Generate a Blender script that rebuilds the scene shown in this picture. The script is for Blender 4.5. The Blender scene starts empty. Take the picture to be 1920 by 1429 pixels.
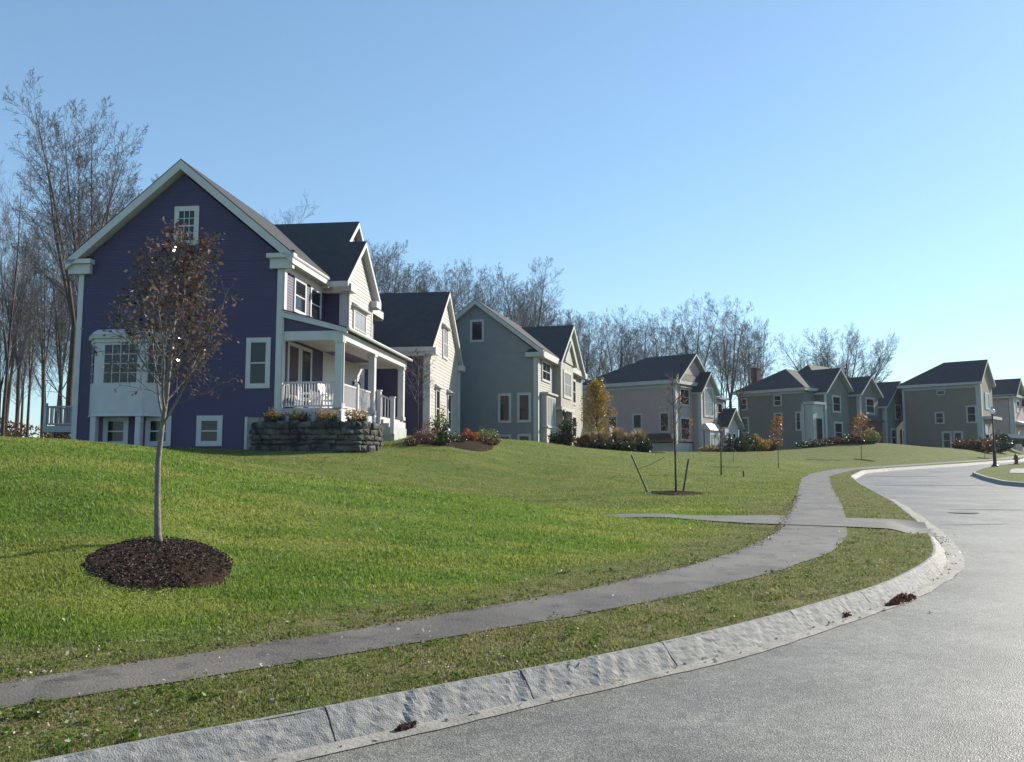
import bpy, bmesh, math, random
import numpy as np
from mathutils import Vector, Matrix
R = math.radians
sc = bpy.context.scene
C = sc.collection
# ------------------------------------------------------------------ camera
EYE = 1.6
PITCH = math.atan(155.5/1600)
cam_d = bpy.data.cameras.new('camera'); cam = bpy.data.objects.new('camera', cam_d); C.objects.link(cam)
cam_d.sensor_width = 36; cam_d.lens = 30; cam_d.clip_end = 3000; cam_d.clip_start = .05
cam.location = (0, 0, EYE); cam.rotation_euler = (math.pi/2+PITCH, 0, 0)
sc.camera = cam
# ------------------------------------------------------------------ world, sun, exposure
SUN_AZ, SUN_EL = R(54), R(27)          # azimuth measured from +Y towards +X
w = bpy.data.worlds.new('World'); sc.world = w; w.use_nodes = True
nt = w.node_tree; bg = nt.nodes['Background']
sky = nt.nodes.new('ShaderNodeTexSky'); sky.sky_type = 'NISHITA'; sky.sun_disc = False
sky.sun_elevation = SUN_EL; sky.sun_rotation = SUN_AZ
sky.air_density = 1.0; sky.dust_density = .15; sky.ozone_density = 2.2; sky.altitude = 50
sg = nt.nodes.new('ShaderNodeGamma'); sg.inputs[1].default_value = .72; nt.links.new(sky.outputs[0], sg.inputs[0])
sm_ = nt.nodes.new('ShaderNodeMix'); sm_.data_type = 'RGBA'; sm_.blend_type = 'MULTIPLY'; sm_.inputs['Factor'].default_value = 1; sm_.inputs['B'].default_value = (.82, 1.03, 1.15, 1)
nt.links.new(sg.outputs[0], sm_.inputs['A']); nt.links.new(sm_.outputs['Result'], bg.inputs[0]); bg.inputs[1].default_value = .150
sd = bpy.data.lights.new('sun', 'SUN'); sd.energy = 5.0; sd.angle = R(.53); sd.color = (1, .92, .78)
sun = bpy.data.objects.new('sun', sd); C.objects.link(sun)
sv = Vector((math.sin(SUN_AZ)*math.cos(SUN_EL), math.cos(SUN_AZ)*math.cos(SUN_EL), math.sin(SUN_EL)))
sun.rotation_euler = sv.to_track_quat('Z', 'Y').to_euler()
vs = sc.view_settings; vs.view_transform = 'Standard'; vs.look = 'None'; vs.exposure = .75; vs.gamma = 1; vs.use_curve_mapping = False

# ------------------------------------------------------------------ helpers
def tag(o, label=None, cat=None, group=None, kind=None):
    if label: o['label'] = label
    if cat: o['category'] = cat
    if group: o['group'] = group
    if kind: o['kind'] = kind
    return o
def empty(name, loc, rz=0, label=None, cat=None, group=None):
    o = bpy.data.objects.new(name, None); C.objects.link(o); o.location = loc; o.rotation_euler = (0, 0, rz)
    o.empty_display_size = .3
    return tag(o, label, cat, group)
def copy_tree(o, parent=None):
    c = o.copy(); C.objects.link(c)
    if parent: c.parent = parent
    for ch in list(o.children): copy_tree(ch, c)
    return c
MS = lambda y: (lambda s, z, d: (s, y-d, z))        # wall facing the camera side (-y local)
MF = lambda x: (lambda s, z, d: (x+d, s, z))        # wall facing the street (+x local)
class MB:
    def __init__(s): s.v = []; s.f = []
    def add(s, vs, fs):
        n = len(s.v); s.v += [tuple(p) for p in vs]; s.f += [tuple(i+n for i in q) for q in fs]; return s
    def hexa(s, p):   # 8 points: bottom ring 0-3, top ring 4-7
        return s.add(p, [(0,3,2,1),(4,5,6,7),(0,1,5,4),(1,2,6,5),(2,3,7,6),(3,0,4,7)])
    def box(s, x0, x1, y0, y1, z0, z1):
        return s.hexa([(x0,y0,z0),(x1,y0,z0),(x1,y1,z0),(x0,y1,z0),(x0,y0,z1),(x1,y0,z1),(x1,y1,z1),(x0,y1,z1)])
    def mbox(s, M, a0, a1, z0, z1, d0, d1):
        return s.hexa([M(a0,z0,d0),M(a1,z0,d0),M(a1,z0,d1),M(a0,z0,d1),M(a0,z1,d0),M(a1,z1,d0),M(a1,z1,d1),M(a0,z1,d1)])
    def prism(s, poly, M, d0, d1):     # poly = [(s,z)...]
        n = len(poly); p = [M(a,z,d0) for a,z in poly]+[M(a,z,d1) for a,z in poly]
        f = [tuple(range(n-1,-1,-1)), tuple(range(n,2*n))]+[(i,(i+1)%n,n+(i+1)%n,n+i) for i in range(n)]
        return s.add(p, f)
    def tube(s, pts, rad, n=6, cap=True):
        pts = [Vector(p) for p in pts]; rings = []
        for i, p in enumerate(pts):
            t = (pts[min(i+1,len(pts)-1)]-pts[max(i-1,0)]).normalized()
            a = t.cross(Vector((0,0,1)) if abs(t.z) < .9 else Vector((1,0,0))).normalized(); b = t.cross(a)
            r = rad[i] if isinstance(rad,(list,tuple)) else rad
            rings.append([p+(a*math.cos(2*math.pi*k/n)+b*math.sin(2*math.pi*k/n))*r for k in range(n)])
        vs = [q for rg in rings for q in rg]; fs = []
        for i in range(len(pts)-1):
            for k in range(n): fs.append((i*n+k, i*n+(k+1)%n, (i+1)*n+(k+1)%n, (i+1)*n+k))
        if cap: fs += [tuple(range(n-1,-1,-1)), tuple((len(pts)-1)*n+k for k in range(n))]
        return s.add(vs, fs)
    def lathe(s, prof, c=(0,0,0), n=16):
        vs = []; fs = []
        for r, z in prof:
            for k in range(n): vs.append((c[0]+r*math.cos(2*math.pi*k/n), c[1]+r*math.sin(2*math.pi*k/n), c[2]+z))
        m = len(prof)
        for i in range(m-1):
            for k in range(n): fs.append((i*n+k, i*n+(k+1)%n, (i+1)*n+(k+1)%n, (i+1)*n+k))
        fs += [tuple(range(n-1,-1,-1)), tuple((m-1)*n+k for k in range(n))]
        return s.add(vs, fs)
    def each(s, name, mat, parent=None):     # one object per separate piece
        n = len(s.v); root = list(range(n))
        def find(i):
            while root[i] != i: root[i] = root[root[i]]; i = root[i]
            return i
        for f in s.f:
            for i in f[1:]: root[find(i)] = find(f[0])
        comp = {}
        for i in range(n): comp.setdefault(find(i), []).append(i)
        for ids in comp.values():
            m = MB(); mp = {q: k for k, q in enumerate(ids)}; m.v = [s.v[q] for q in ids]; m.f = [tuple(mp[q] for q in f) for f in s.f if f[0] in mp]
            m.build(name, mat, parent)
    def build(s, name, mat, parent=None, smooth=False, recalc=True):
        me = bpy.data.meshes.new(name); me.from_pydata(s.v, [], s.f)
        if recalc:
            bm = bmesh.new(); bm.from_mesh(me); bmesh.ops.recalc_face_normals(bm, faces=bm.faces); bm.to_mesh(me); bm.free()
        if smooth: me.polygons.foreach_set('use_smooth', [True]*len(me.polygons))
        for m in (mat if isinstance(mat, list) else [mat]): me.materials.append(m)
        o = bpy.data.objects.new(name, me); C.objects.link(o)
        if parent: o.parent = parent
        return o

# ------------------------------------------------------------------ materials
def new_mat(name):
    m = bpy.data.materials.new(name); m.use_nodes = True
    return m, m.node_tree, m.node_tree.nodes['Principled BSDF']
def mat(name, c1, c2=None, scale=3, rough=.7, bump=0, bscale=None, spec=.5, metal=0, coord='Object', stretch=None, detail=5, lo=.35, hi=.65):
    m, t, b = new_mat(name); N = t.nodes.new; L = t.links.new
    b.inputs['Roughness'].default_value = rough; b.inputs['Metallic'].default_value = metal
    b.inputs['Specular IOR Level'].default_value = spec
    b.inputs['Base Color'].default_value = (*c1, 1)
    tc = N('ShaderNodeTexCoord'); vec = tc.outputs[coord]
    if stretch:
        mp = N('ShaderNodeMapping'); mp.inputs['Scale'].default_value = stretch; L(vec, mp.inputs[0]); vec = mp.outputs[0]
    if c2:
        n = N('ShaderNodeTexNoise'); n.inputs['Scale'].default_value = scale; n.inputs['Detail'].default_value = detail; L(vec, n.inputs['Vector'])
        mr = N('ShaderNodeMapRange'); mr.inputs['From Min'].default_value = lo; mr.inputs['From Max'].default_value = hi; L(n.outputs[0], mr.inputs[0])
        mx = N('ShaderNodeMix'); mx.data_type = 'RGBA'; mx.inputs['A'].default_value = (*c1,1); mx.inputs['B'].default_value = (*c2,1)
        L(mr.outputs[0], mx.inputs['Factor']); L(mx.outputs['Result'], b.inputs['Base Color'])
    if bump:
        n = N('ShaderNodeTexNoise'); n.inputs['Scale'].default_value = bscale or scale*4; n.inputs['Detail'].default_value = 6; L(vec, n.inputs['Vector'])
        bp = N('ShaderNodeBump'); bp.inputs['Strength'].default_value = bump; bp.inputs['Distance'].default_value = .02
        L(n.outputs[0], bp.inputs['Height']); L(bp.outputs[0], b.inputs['Normal'])
    return m
def shingle_mat(name, c1, c2):
    m, t, b = new_mat(name); N = t.nodes.new; L = t.links.new
    b.inputs['Roughness'].default_value = .85
    tc = N('ShaderNodeTexCoord')
    n = N('ShaderNodeTexNoise'); n.inputs['Scale'].default_value = 2.2; n.inputs['Detail'].default_value = 8; L(tc.outputs['Object'], n.inputs['Vector'])
    sp = N('ShaderNodeSeparateXYZ'); L(tc.outputs['Object'], sp.inputs[0])
    w_ = N('ShaderNodeMath'); w_.operation = 'MULTIPLY'; w_.inputs[1].default_value = 9; L(sp.outputs['Z'], w_.inputs[0])
    fr = N('ShaderNodeMath'); fr.operation = 'FRACT'; L(w_.outputs[0], fr.inputs[0])
    mx = N('ShaderNodeMix'); mx.data_type = 'RGBA'; mx.inputs['A'].default_value = (*c1,1); mx.inputs['B'].default_value = (*c2,1)
    L(n.outputs[0], mx.inputs['Factor']); L(mx.outputs['Result'], b.inputs['Base Color'])
    bp = N('ShaderNodeBump'); bp.inputs['Strength'].default_value = .9; bp.inputs['Distance'].default_value = .03; bp.invert = True
    L(fr.outputs[0], bp.inputs['Height']); L(bp.outputs[0], b.inputs['Normal'])
    return m
def leaf_mat(name, c1, c2, rough=.45, trans=.35, c3=None):
    m, t, b = new_mat(name); N = t.nodes.new; L = t.links.new
    g = N('ShaderNodeNewGeometry'); cr = N('ShaderNodeValToRGB'); e = cr.color_ramp.elements
    e[0].color = (*c1,1); e[1].color = (*c2,1)
    if c3: q = e.new(.8); q.color = (*c3,1)
    L(g.outputs['Random Per Island'], cr.inputs[0]); L(cr.outputs[0], b.inputs['Base Color'])
    b.inputs['Roughness'].default_value = rough; b.inputs['Specular IOR Level'].default_value = .25
    tr = N('ShaderNodeBsdfTranslucent'); L(cr.outputs[0], tr.inputs[0]); ms = N('ShaderNodeMixShader'); ms.inputs[0].default_value = trans
    L(b.outputs[0], ms.inputs[1]); L(tr.outputs[0], ms.inputs[2]); L(ms.outputs[0], t.nodes['Material Output'].inputs[0])
    return m
def glass_mat(name, col=(.012,.016,.02), rough=.06):
    m, t, b = new_mat(name)
    b.inputs['Base Color'].default_value = (*col,1); b.inputs['Roughness'].default_value = rough; b.inputs['Specular IOR Level'].default_value = .35
    return m
M = {}
M['blue'] = mat('blue_paint', (.041,.029,.082), (.047,.034,.094), 1.5, .6)
M['cream'] = mat('cream_paint', (.38,.345,.325), (.42,.38,.355), 1.2, .6)
M['white'] = mat('white_paint', (.47,.455,.46), (.53,.515,.515), 2, .5)
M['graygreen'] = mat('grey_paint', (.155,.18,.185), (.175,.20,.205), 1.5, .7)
M['graygreenlit'] = mat('greige_paint', (.27,.26,.23), (.31,.295,.265), 1.5, .7)  # lighter copy of the grey paint, sunlight put into the street front's colour
M['pinkbrown'] = mat('taupe_paint', (.33,.26,.24), (.36,.28,.26), 1.5, .7)
M['olivegray'] = mat('olive_grey_paint', (.135,.148,.13), (.16,.165,.145), 1.2, .75)
M['brownpaint'] = mat('brown_paint', (.17,.145,.11), (.20,.165,.125), 1.2, .75)
M['greenblue'] = mat('sage_paint', (.12,.155,.145), (.14,.175,.16), 1.2, .75)
M['trimdull'] = mat('dull_white_trim', (.36,.37,.36), (.42,.43,.41), 2, .6)
M['shingle'] = shingle_mat('dark_shingles', (.016,.016,.020), (.050,.047,.050))
M['shingle2'] = shingle_mat('brown_shingles', (.05,.045,.04), (.09,.08,.07))
M['glass'] = glass_mat('window_glass')
M['glasslight'] = glass_mat('curtained_glass', (.33,.34,.35), .15)
M['glassred'] = glass_mat('dark_shutter', (.035,.014,.018), .4)
M['brick'] = mat('brick', (.12,.05,.045), (.09,.04,.04), 6, .85)
M['deckwood'] = mat('deck_wood', (.25,.2,.16), (.32,.26,.2), 5, .7)
M['bark'] = mat('bark', (.05,.037,.032), (.09,.07,.06), 6, .9, .6, 20)
M['barkpale'] = mat('pale_bark', (.12,.10,.085), (.20,.17,.145), 9, .75, .5, 30)
M['twig'] = mat('twigs', (.085,.072,.07), (.12,.10,.098), 2, .8)
M['mulch'] = mat('mulch', (.020,.012,.009), (.06,.038,.028), 28, 1, 1, 60, spec=.05)
M['metal'] = mat('black_metal', (.02,.02,.022), None, rough=.45)
M['globe'] = mat('white_globe', (.85,.85,.83), None, rough=.25)
M['chair'] = mat('chair_paint', (.8,.8,.79), None, rough=.4)
M['steel'] = mat('green_steel', (.03,.035,.03), (.06,.055,.05), 8, .6)

# ------------------------------------------------------------------ ground shape
def rz(Y): return .03*(np.sqrt((Y-8.)**2+16)+(Y-8.))/2
kt = np.array([(-8,-6),(-5,1.6),(-2.26,4.24),(-1.82,4.56),(-1.08,5.1),(-0.21,5.78),(0.83,6.52),(2.16,7.72),(3.28,8.84),(4.2,9.78),(5.15,11.02),(5.7,11.8),(6.23,12.7),(6.85,14.04),(7.39,15.3),(8.17,17.3),(10.08,22.7),(12.85,31.7),(15.0,38.0),(18.2,44.6),(21.0,48),(29.0,56),(36.8,64.3),(41,69),(60,95),(140,200),(400,600)])
sf = np.array([(-9.5,-4),(-6.3,2.8),(-3.29,5.64),(-2.8,6.06),(-2.08,6.68),(-0.98,7.64),(0.0,8.6),(1.18,9.82),(2.12,10.98),(3.26,12.6),(4.02,13.92),(4.74,15.48),(5.81,18.3),(6.83,21.06),(9.34,27.98),(11.94,35.5),(14.06,40.4),(17.5,46.5),(27,56.8),(39,69.5),(58,95)])
sn = np.array([(-8.6,-5),(-5.6,2.4),(-2.85,5.2),(-2.24,5.6),(-1.68,6.1),(-1.0,6.64),(0.0,7.45),(1.8,9.06),(3.57,11.06),(4.64,12.56),(5.52,14.24),(6.2,15.96),(6.89,17.78),(8.18,21.32),(10.89,29.26),(13.6,36.8),(15.4,40.5),(18.4,45.8),(27.9,56),(39.9,68.7),(59,94)])
drive_near = np.array([(7.62,15.4),(6.3,16.1),(4.7,16.75),(3.3,17.75),(1.6,18.5),(.9,18.9)])
drive_far = np.array([(8.35,17.45),(6.8,17.95),(5.6,18.5),(3.8,18.45),(2.0,19.1),(1.2,19.35)])
def smooth_line(p, step):
    d = np.r_[0, np.cumsum(np.hypot(*np.diff(p, axis=0).T))]; t = np.arange(0, d[-1], step)
    q = np.c_[np.interp(t, d, p[:,0]), np.interp(t, d, p[:,1])]
    k = max(1, int(.55/step))
    for _ in range(2):
        qq = np.pad(q, ((k,k),(0,0)), mode='reflect', reflect_type='odd'); cs = np.cumsum(np.r_[[[0,0]],qq], axis=0)
        q = (cs[2*k+1:]-cs[:-2*k-1])/(2*k+1)
    return q
ktd, sfd, snd = (smooth_line(x, .1) for x in (kt, sf, sn))
def kx(Y): return np.interp(Y, ktd[:,1], ktd[:,0])
def sfx(Y): return np.interp(Y, sfd[:,1], sfd[:,0])
def snx(Y): return np.interp(Y, snd[:,1], snd[:,0])
Yk = [5,8,10,13,17,20,25,30,33,36,42,50,60,75,95,140,300,900]
tab = {      # heights by viewing column (u at f=1600) and distance
 -600: [.3,.6,1.0,1.7,2.1,2.3,2.45,2.5,2.5,2.5,2.5,2.4,2.2,2.0,1.6,.5,0,-.5],
 0:    [.2,.38,.84,1.48,1.97,2.2,2.38,2.44,2.42,2.40,2.4,2.3,2.2,2.0,1.6,.5,0,-.5],
 160:  [.2,.34,.84,1.44,1.86,2.08,2.24,2.3,2.32,2.34,2.4,2.4,2.3,2.2,1.8,.5,0,-.5],
 300:  [.2,.22,.70,1.28,1.70,1.93,2.05,2.12,2.2,2.25,2.4,2.5,2.5,2.4,2.0,.5,0,-.5],
 450: [.2,.20,.44,.94,1.42,1.54,1.50,1.85,2.18,2.36,2.65,2.75,2.75,2.7,2.2,.5,0,-.5],
 600: [.2,.21,.38,.82,1.26,1.34,1.08,1.88,2.26,2.5,2.9,3.0,3,3,2.5,.5,0,-.5],
 850: [.2,.24,.33,.60,1.0,.92,.48,1.15,1.85,2.5,3.05,3.05,3,3,2.5,1,0,-.5],
 1000: [.2,.22,.28,.48,.79,.66,.42,.9,1.3,1.78,2.72,2.9,2.9,2.9,2.5,1,0,-.5],
 1100: [.2,.22,.25,.42,.62,.5,.55,.98,1.28,1.6,2.22,2.55,2.5,2.6,2.5,1,0,-.5],
 1290: [.2,.2,.25,.32,.44,.42,.62,.85,1.0,1.17,1.55,2.12,2.45,2.65,2.5,1,0,-.5],
 1450: [.2,.2,.25,.3,.38,.45,.60,.78,.92,1.05,1.37,1.92,2.35,2.75,3.0,1.5,0,-.5],
 1560: [.2,.2,.25,.3,.38,.45,.60,.8,.94,1.05,1.3,1.55,2.15,3.2,3.4,2,0,-.5],
 1640: [.2,.2,.25,.3,.38,.45,.60,.8,.94,1.05,1.3,1.5,2.1,3.55,3.7,2,0,-.5],
 1750: [.2,.2,.25,.3,.38,.45,.60,.8,.94,1.05,1.3,1.5,2.05,3.05,3.4,2,0,-.5],
 1850: [.2,.2,.25,.3,.38,.45,.60,.8,.94,1.05,1.3,1.5,1.8,2.55,3.6,3,0,-.5],
 1920: [.2,.2,.25,.3,.38,.45,.60,.8,.94,1.05,1.3,1.5,1.8,2.7,4.0,4,0,-.5],
 2600: [.2,.2,.25,.3,.38,.45,.60,.8,.94,1.05,1.3,1.5,1.8,2.7,4.2,4,0,-.5],
}
ag = np.linspace(-1.4, 1.1, 260); lg = np.linspace(math.log(5), math.log(900), 300)
ua = np.array([(u-960)/1600 for u in tab]); T0 = np.array([np.interp(np.exp(lg), Yk, r_) for r_ in tab.values()])
T = np.array([np.interp(ag, ua, T0[:,j]) for j in range(len(lg))]).T
for _ in range(6):
    P_ = np.pad(T, 1, mode='edge'); T = (P_[:-2,1:-1]+P_[2:,1:-1]+P_[1:-1,:-2]+P_[1:-1,2:]+2*T)/6
def table(X, Y):
    Yc = np.maximum(Y, 5.); a = np.clip(X/Yc, ag[0], ag[-1]); l = np.clip(np.log(Yc), lg[0], lg[-1])
    i = (a-ag[0])/(ag[1]-ag[0]); j = (l-lg[0])/(lg[1]-lg[0])
    i0 = np.clip(i.astype(int), 0, len(ag)-2); j0 = np.clip(j.astype(int), 0, len(lg)-2); fi = i-i0; fj = j-j0
    return (T[i0,j0]*(1-fi)+T[i0+1,j0]*fi)*(1-fj)+(T[i0,j0+1]*(1-fi)+T[i0+1,j0+1]*fi)*fj
def sstep(x, a, b): t = np.clip((x-a)/(b-a), 0, 1); return t*t*(3-2*t)
drx = lambda P, Y: None
dn = smooth_line(drive_near, .1); df = smooth_line(drive_far, .1)
dc = np.array([(a+b)/2 for a, b in zip(np.c_[np.interp(np.linspace(0,1,80),np.linspace(0,1,len(dn)),dn[:,0]),np.interp(np.linspace(0,1,80),np.linspace(0,1,len(dn)),dn[:,1])],
     np.c_[np.interp(np.linspace(0,1,80),np.linspace(0,1,len(df)),df[:,0]),np.interp(np.linspace(0,1,80),np.linspace(0,1,len(df)),df[:,1])])])
def drive_dist(X, Y):
    d = np.full(X.shape, 1e9); m = (Y > 12) & (Y < 30) & (X > -12) & (X < 14)
    if m.any():
        x, y = X[m], Y[m]; dd = np.full(x.shape, 1e9)
        for cx, cy in dc: dd = np.minimum(dd, np.hypot(x-cx, y-cy))
        d[m] = dd
    return d
def cut(Y): return sstep(Y, 15.0, 15.6)*(1-sstep(Y, 17.1, 17.7))
def ground(X, Y):
    X = np.asarray(X, float); Y = np.asarray(Y, float)
    base = rz(Y)+.16
    d = (sfx(Y)-X)*.72                      # rough distance left of the path
    k = sstep(d, .05, 3.0)
    z = base*(1-k)+np.maximum(table(X, Y), base-.05)*k
    dd = drive_dist(X, Y); q = 1-sstep(dd, .9, 1.5)
    q = q*sstep(X, -2.5, 2.8); z = z*(1-q*k)+(rz(Y)+.17-.065*np.clip(3.2-X,0,3.5))*q*k
    z = z+.03*k*np.sin(X*.9+1.3*np.sin(Y*.6))*np.sin(Y*.7+X*.3)*(Y > 9)*(Y < 60)
    z = z-.13*cut(Y)*(1-sstep(kx(Y)-X, 0, .75))
    # small dish around the near sapling
    return z
def gz(x, y): return float(ground(np.array([x]), np.array([y]))[0])

def grid_mesh(name, X, Y, Z, m, attrs=None, flip=False):
    r_, c_ = X.shape; me = bpy.data.meshes.new(name)
    co = np.stack([X,Y,Z], -1).reshape(-1,3); idx = np.arange(r_*c_).reshape(r_,c_)
    a,b,c,d = idx[:-1,:-1].ravel(), idx[:-1,1:].ravel(), idx[1:,1:].ravel(), idx[1:,:-1].ravel()
    q = np.stack([a,d,c,b] if flip else [a,b,c,d], -1)
    me.vertices.add(len(co)); me.vertices.foreach_set('co', co.ravel().astype(np.float32))
    me.loops.add(q.size); me.loops.foreach_set('vertex_index', q.ravel().astype(np.int32))
    me.polygons.add(len(q)); me.polygons.foreach_set('loop_start', np.arange(0,q.size,4,dtype=np.int32))
    me.update(calc_edges=True); me.polygons.foreach_set('use_smooth', np.ones(len(q), bool))
    for k_, v_ in (attrs or {}).items():
        at = me.attributes.new(k_, 'FLOAT', 'POINT'); at.data.foreach_set('value', v_.ravel().astype(np.float32))
    me.materials.append(m); o = bpy.data.objects.new(name, me); C.objects.link(o)
    return o
# lushness: 1 = thick bright lawn of the first lot, lower = drier verge and farther lots
def lush(X, Y):
    d = (sfx(Y)-X)*.72
    wob = .35*np.sin(X*1.7+Y*.9)+.25*np.sin(X*3.1-Y*2.3)
    v = .12+.88*sstep(d+wob*.5, .35, 1.5)
    dd = drive_dist(X, Y)
    beyond = sstep(Y+(-X)*.28, 19.6, 21.0)          # second lot, behind the drive
    beyond = np.where(X < -7, sstep(Y, 24, 30), beyond)
    v = np.where(d > 0, v*(1-beyond)+.56*beyond, v)
    third = sstep(Y-.1*X, 44, 54)
    v = v*(1-third)+.24*third
    return v
def grass_color(t, fac_socket, pos):
    """returns a colour socket: verge (dry) to lush (bright) with patches"""
    N = t.nodes.new; L = t.links.new
    def noise(s, d=4):
        n = N('ShaderNodeTexNoise'); n.inputs['Scale'].default_value = s; n.inputs['Detail'].default_value = d; L(pos, n.inputs['Vector']); return n.outputs[0]
    def mr(s, a, b):
        n = N('ShaderNodeMapRange'); n.inputs['From Min'].default_value = a; n.inputs['From Max'].default_value = b; L(s, n.inputs[0]); return n.outputs[0]
    def mix(f, a, b):
        n = N('ShaderNodeMix'); n.data_type = 'RGBA'; L(f, n.inputs['Factor'])
        for key, v in (('A',a),('B',b)):
            if isinstance(v, tuple): n.inputs[key].default_value = (*v,1)
            else: L(v, n.inputs[key])
        return n.outputs['Result']
    mp_ = N('ShaderNodeMapping'); mp_.inputs['Rotation'].default_value = (0,0,.5); mp_.inputs['Scale'].default_value = (.45,1.25,1); L(pos, mp_.inputs[0]); nb = N('ShaderNodeTexNoise'); nb.inputs['Scale'].default_value = .8; nb.inputs['Detail'].default_value = 3; L(mp_.outputs[0], nb.inputs['Vector']); big = mr(nb.outputs[0], .46, .6); mid = mr(noise(1.7, 5), .4, .65); fine = mr(noise(14, 4), .35, .7)
    lushc = mix(big, (.14,.225,.034), (.25,.28,.062)); m5 = N('ShaderNodeMath'); m5.operation = 'MULTIPLY'; m5.inputs[1].default_value = .4; L(mid, m5.inputs[0]); lushc = mix(m5.outputs[0], lushc, (.19,.26,.04))
    v1 = mr(noise(3.3, 6), .42, .62); dry = mix(mid, (.17,.20,.055), (.27,.23,.12)); dry = mix(v1, dry, (.13,.15,.04)); dry = mix(mr(noise(19,4),.52,.68), dry, (.09,.08,.04))
    return mix(fac_socket, dry, lushc)
def lawn_material():
    m, t, b = new_mat('lawn_grass'); N = t.nodes.new; L = t.links.new
    at = N('ShaderNodeAttribute'); at.attribute_name = 'lush'; g = N('ShaderNodeNewGeometry')
    col = grass_color(t, at.outputs['Fac'], g.outputs['Position'])
    n = N('ShaderNodeTexNoise'); n.inputs['Scale'].default_value = 45; n.inputs['Detail'].default_value = 5; L(g.outputs['Position'], n.inputs['Vector'])
    n2 = N('ShaderNodeTexNoise'); n2.inputs['Scale'].default_value = 6; n2.inputs['Detail'].default_value = 6; L(g.outputs['Position'], n2.inputs['Vector'])
    mm = N('ShaderNodeMix'); mm.data_type = 'RGBA'; mm.blend_type = 'MULTIPLY'; mm.inputs['Factor'].default_value = 1
    rp = N('ShaderNodeMapRange'); rp.inputs['From Min'].default_value = .3; rp.inputs['From Max'].default_value = .7; rp.inputs['To Min'].default_value = .5; rp.inputs['To Max'].default_value = .95; L(n.outputs[0], rp.inputs[0])
    L(col, mm.inputs['A']); L(rp.outputs[0], mm.inputs['B']); L(mm.outputs['Result'], b.inputs['Base Color'])
    ad = N('ShaderNodeMath'); ad.operation = 'ADD'; L(n.outputs[0], ad.inputs[0]); L(n2.outputs[0], ad.inputs[1])
    bp = N('ShaderNodeBump'); bp.inputs['Strength'].default_value = .7; bp.inputs['Distance'].default_value = .05; L(ad.outputs[0], bp.inputs['Height']); L(bp.outputs[0], b.inputs['Normal'])
    b.inputs['Roughness'].default_value = .9; b.inputs['Specular IOR Level'].default_value = .08
    return m
M['lawn'] = lawn_material()
def blade_material():
    m, t, b = new_mat('grass_blades'); N = t.nodes.new; L = t.links.new
    at = N('ShaderNodeAttribute'); at.attribute_name = 'lush'; g = N('ShaderNodeNewGeometry')
    col = grass_color(t, at.outputs['Fac'], g.outputs['Position'])
    rp = N('ShaderNodeMapRange'); rp.inputs['To Min'].default_value = .6; rp.inputs['To Max'].default_value = 1.35; L(g.outputs['Random Per Island'], rp.inputs[0])
    mm = N('ShaderNodeMix'); mm.data_type = 'RGBA'; mm.blend_type = 'MULTIPLY'; mm.inputs['Factor'].default_value = 1
    L(col, mm.inputs['A']); L(rp.outputs[0], mm.inputs['B'])
    # some straw coloured blades in the dry verge
    sm = N('ShaderNodeMath'); sm.operation = 'MULTIPLY'; sm.inputs[1].default_value = 7.13; L(g.outputs['Random Per Island'], sm.inputs[0])
    f = N('ShaderNodeMath'); f.operation = 'FRACT'; L(sm.outputs[0], f.inputs[0])
    th = N('ShaderNodeMath'); th.operation = 'MULTIPLY_ADD'; th.inputs[1].default_value = .22; th.inputs[2].default_value = .76; L(at.outputs['Fac'], th.inputs[0])
    gt = N('ShaderNodeMath'); gt.operation = 'GREATER_THAN'; L(f.outputs[0], gt.inputs[0]); L(th.outputs[0], gt.inputs[1])
    m2 = N('ShaderNodeMix'); m2.data_type = 'RGBA'; m2.inputs['B'].default_value = (.30,.24,.13,1); L(gt.outputs[0], m2.inputs['Factor']); L(mm.outputs['Result'], m2.inputs['A'])
    L(m2.outputs['Result'], b.inputs['Base Color']); b.inputs['Roughness'].default_value = .5; b.inputs['Specular IOR Level'].default_value = .3
    tr = N('ShaderNodeBsdfTranslucent'); L(m2.outputs['Result'], tr.inputs[0]); ms = N('ShaderNodeMixShader'); ms.inputs[0].default_value = .5
    L(b.outputs[0], ms.inputs[1]); L(tr.outputs[0], ms.inputs[2]); L(ms.outputs[0], t.nodes['Material Output'].inputs[0])
    return m
M['blade'] = blade_material()

# lawn sheet
Yr = [-300., -150., -80., -40., -25., -14.]
while Yr[-1] < 880:
    y = Yr[-1]; Yr.append(y+max(.14, .012*abs(y)) if y < 60 else y+.04*y)
Yr = np.array(Yr)
ds = [0.]
while ds[-1] < 900: ds.append(ds[-1]+(.1 if ds[-1] < 6 else .1+.02*(ds[-1]-6)))
ds = np.array(ds)
YY, DD = np.meshgrid(Yr, ds, indexing='ij'); XX = kx(YY)-DD
ZZ = ground(XX, YY)
lawn = grid_mesh('lawn', XX, YY, ZZ, M['lawn'], {'lush': lush(XX, YY)})
tag(lawn, kind='structure')
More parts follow.
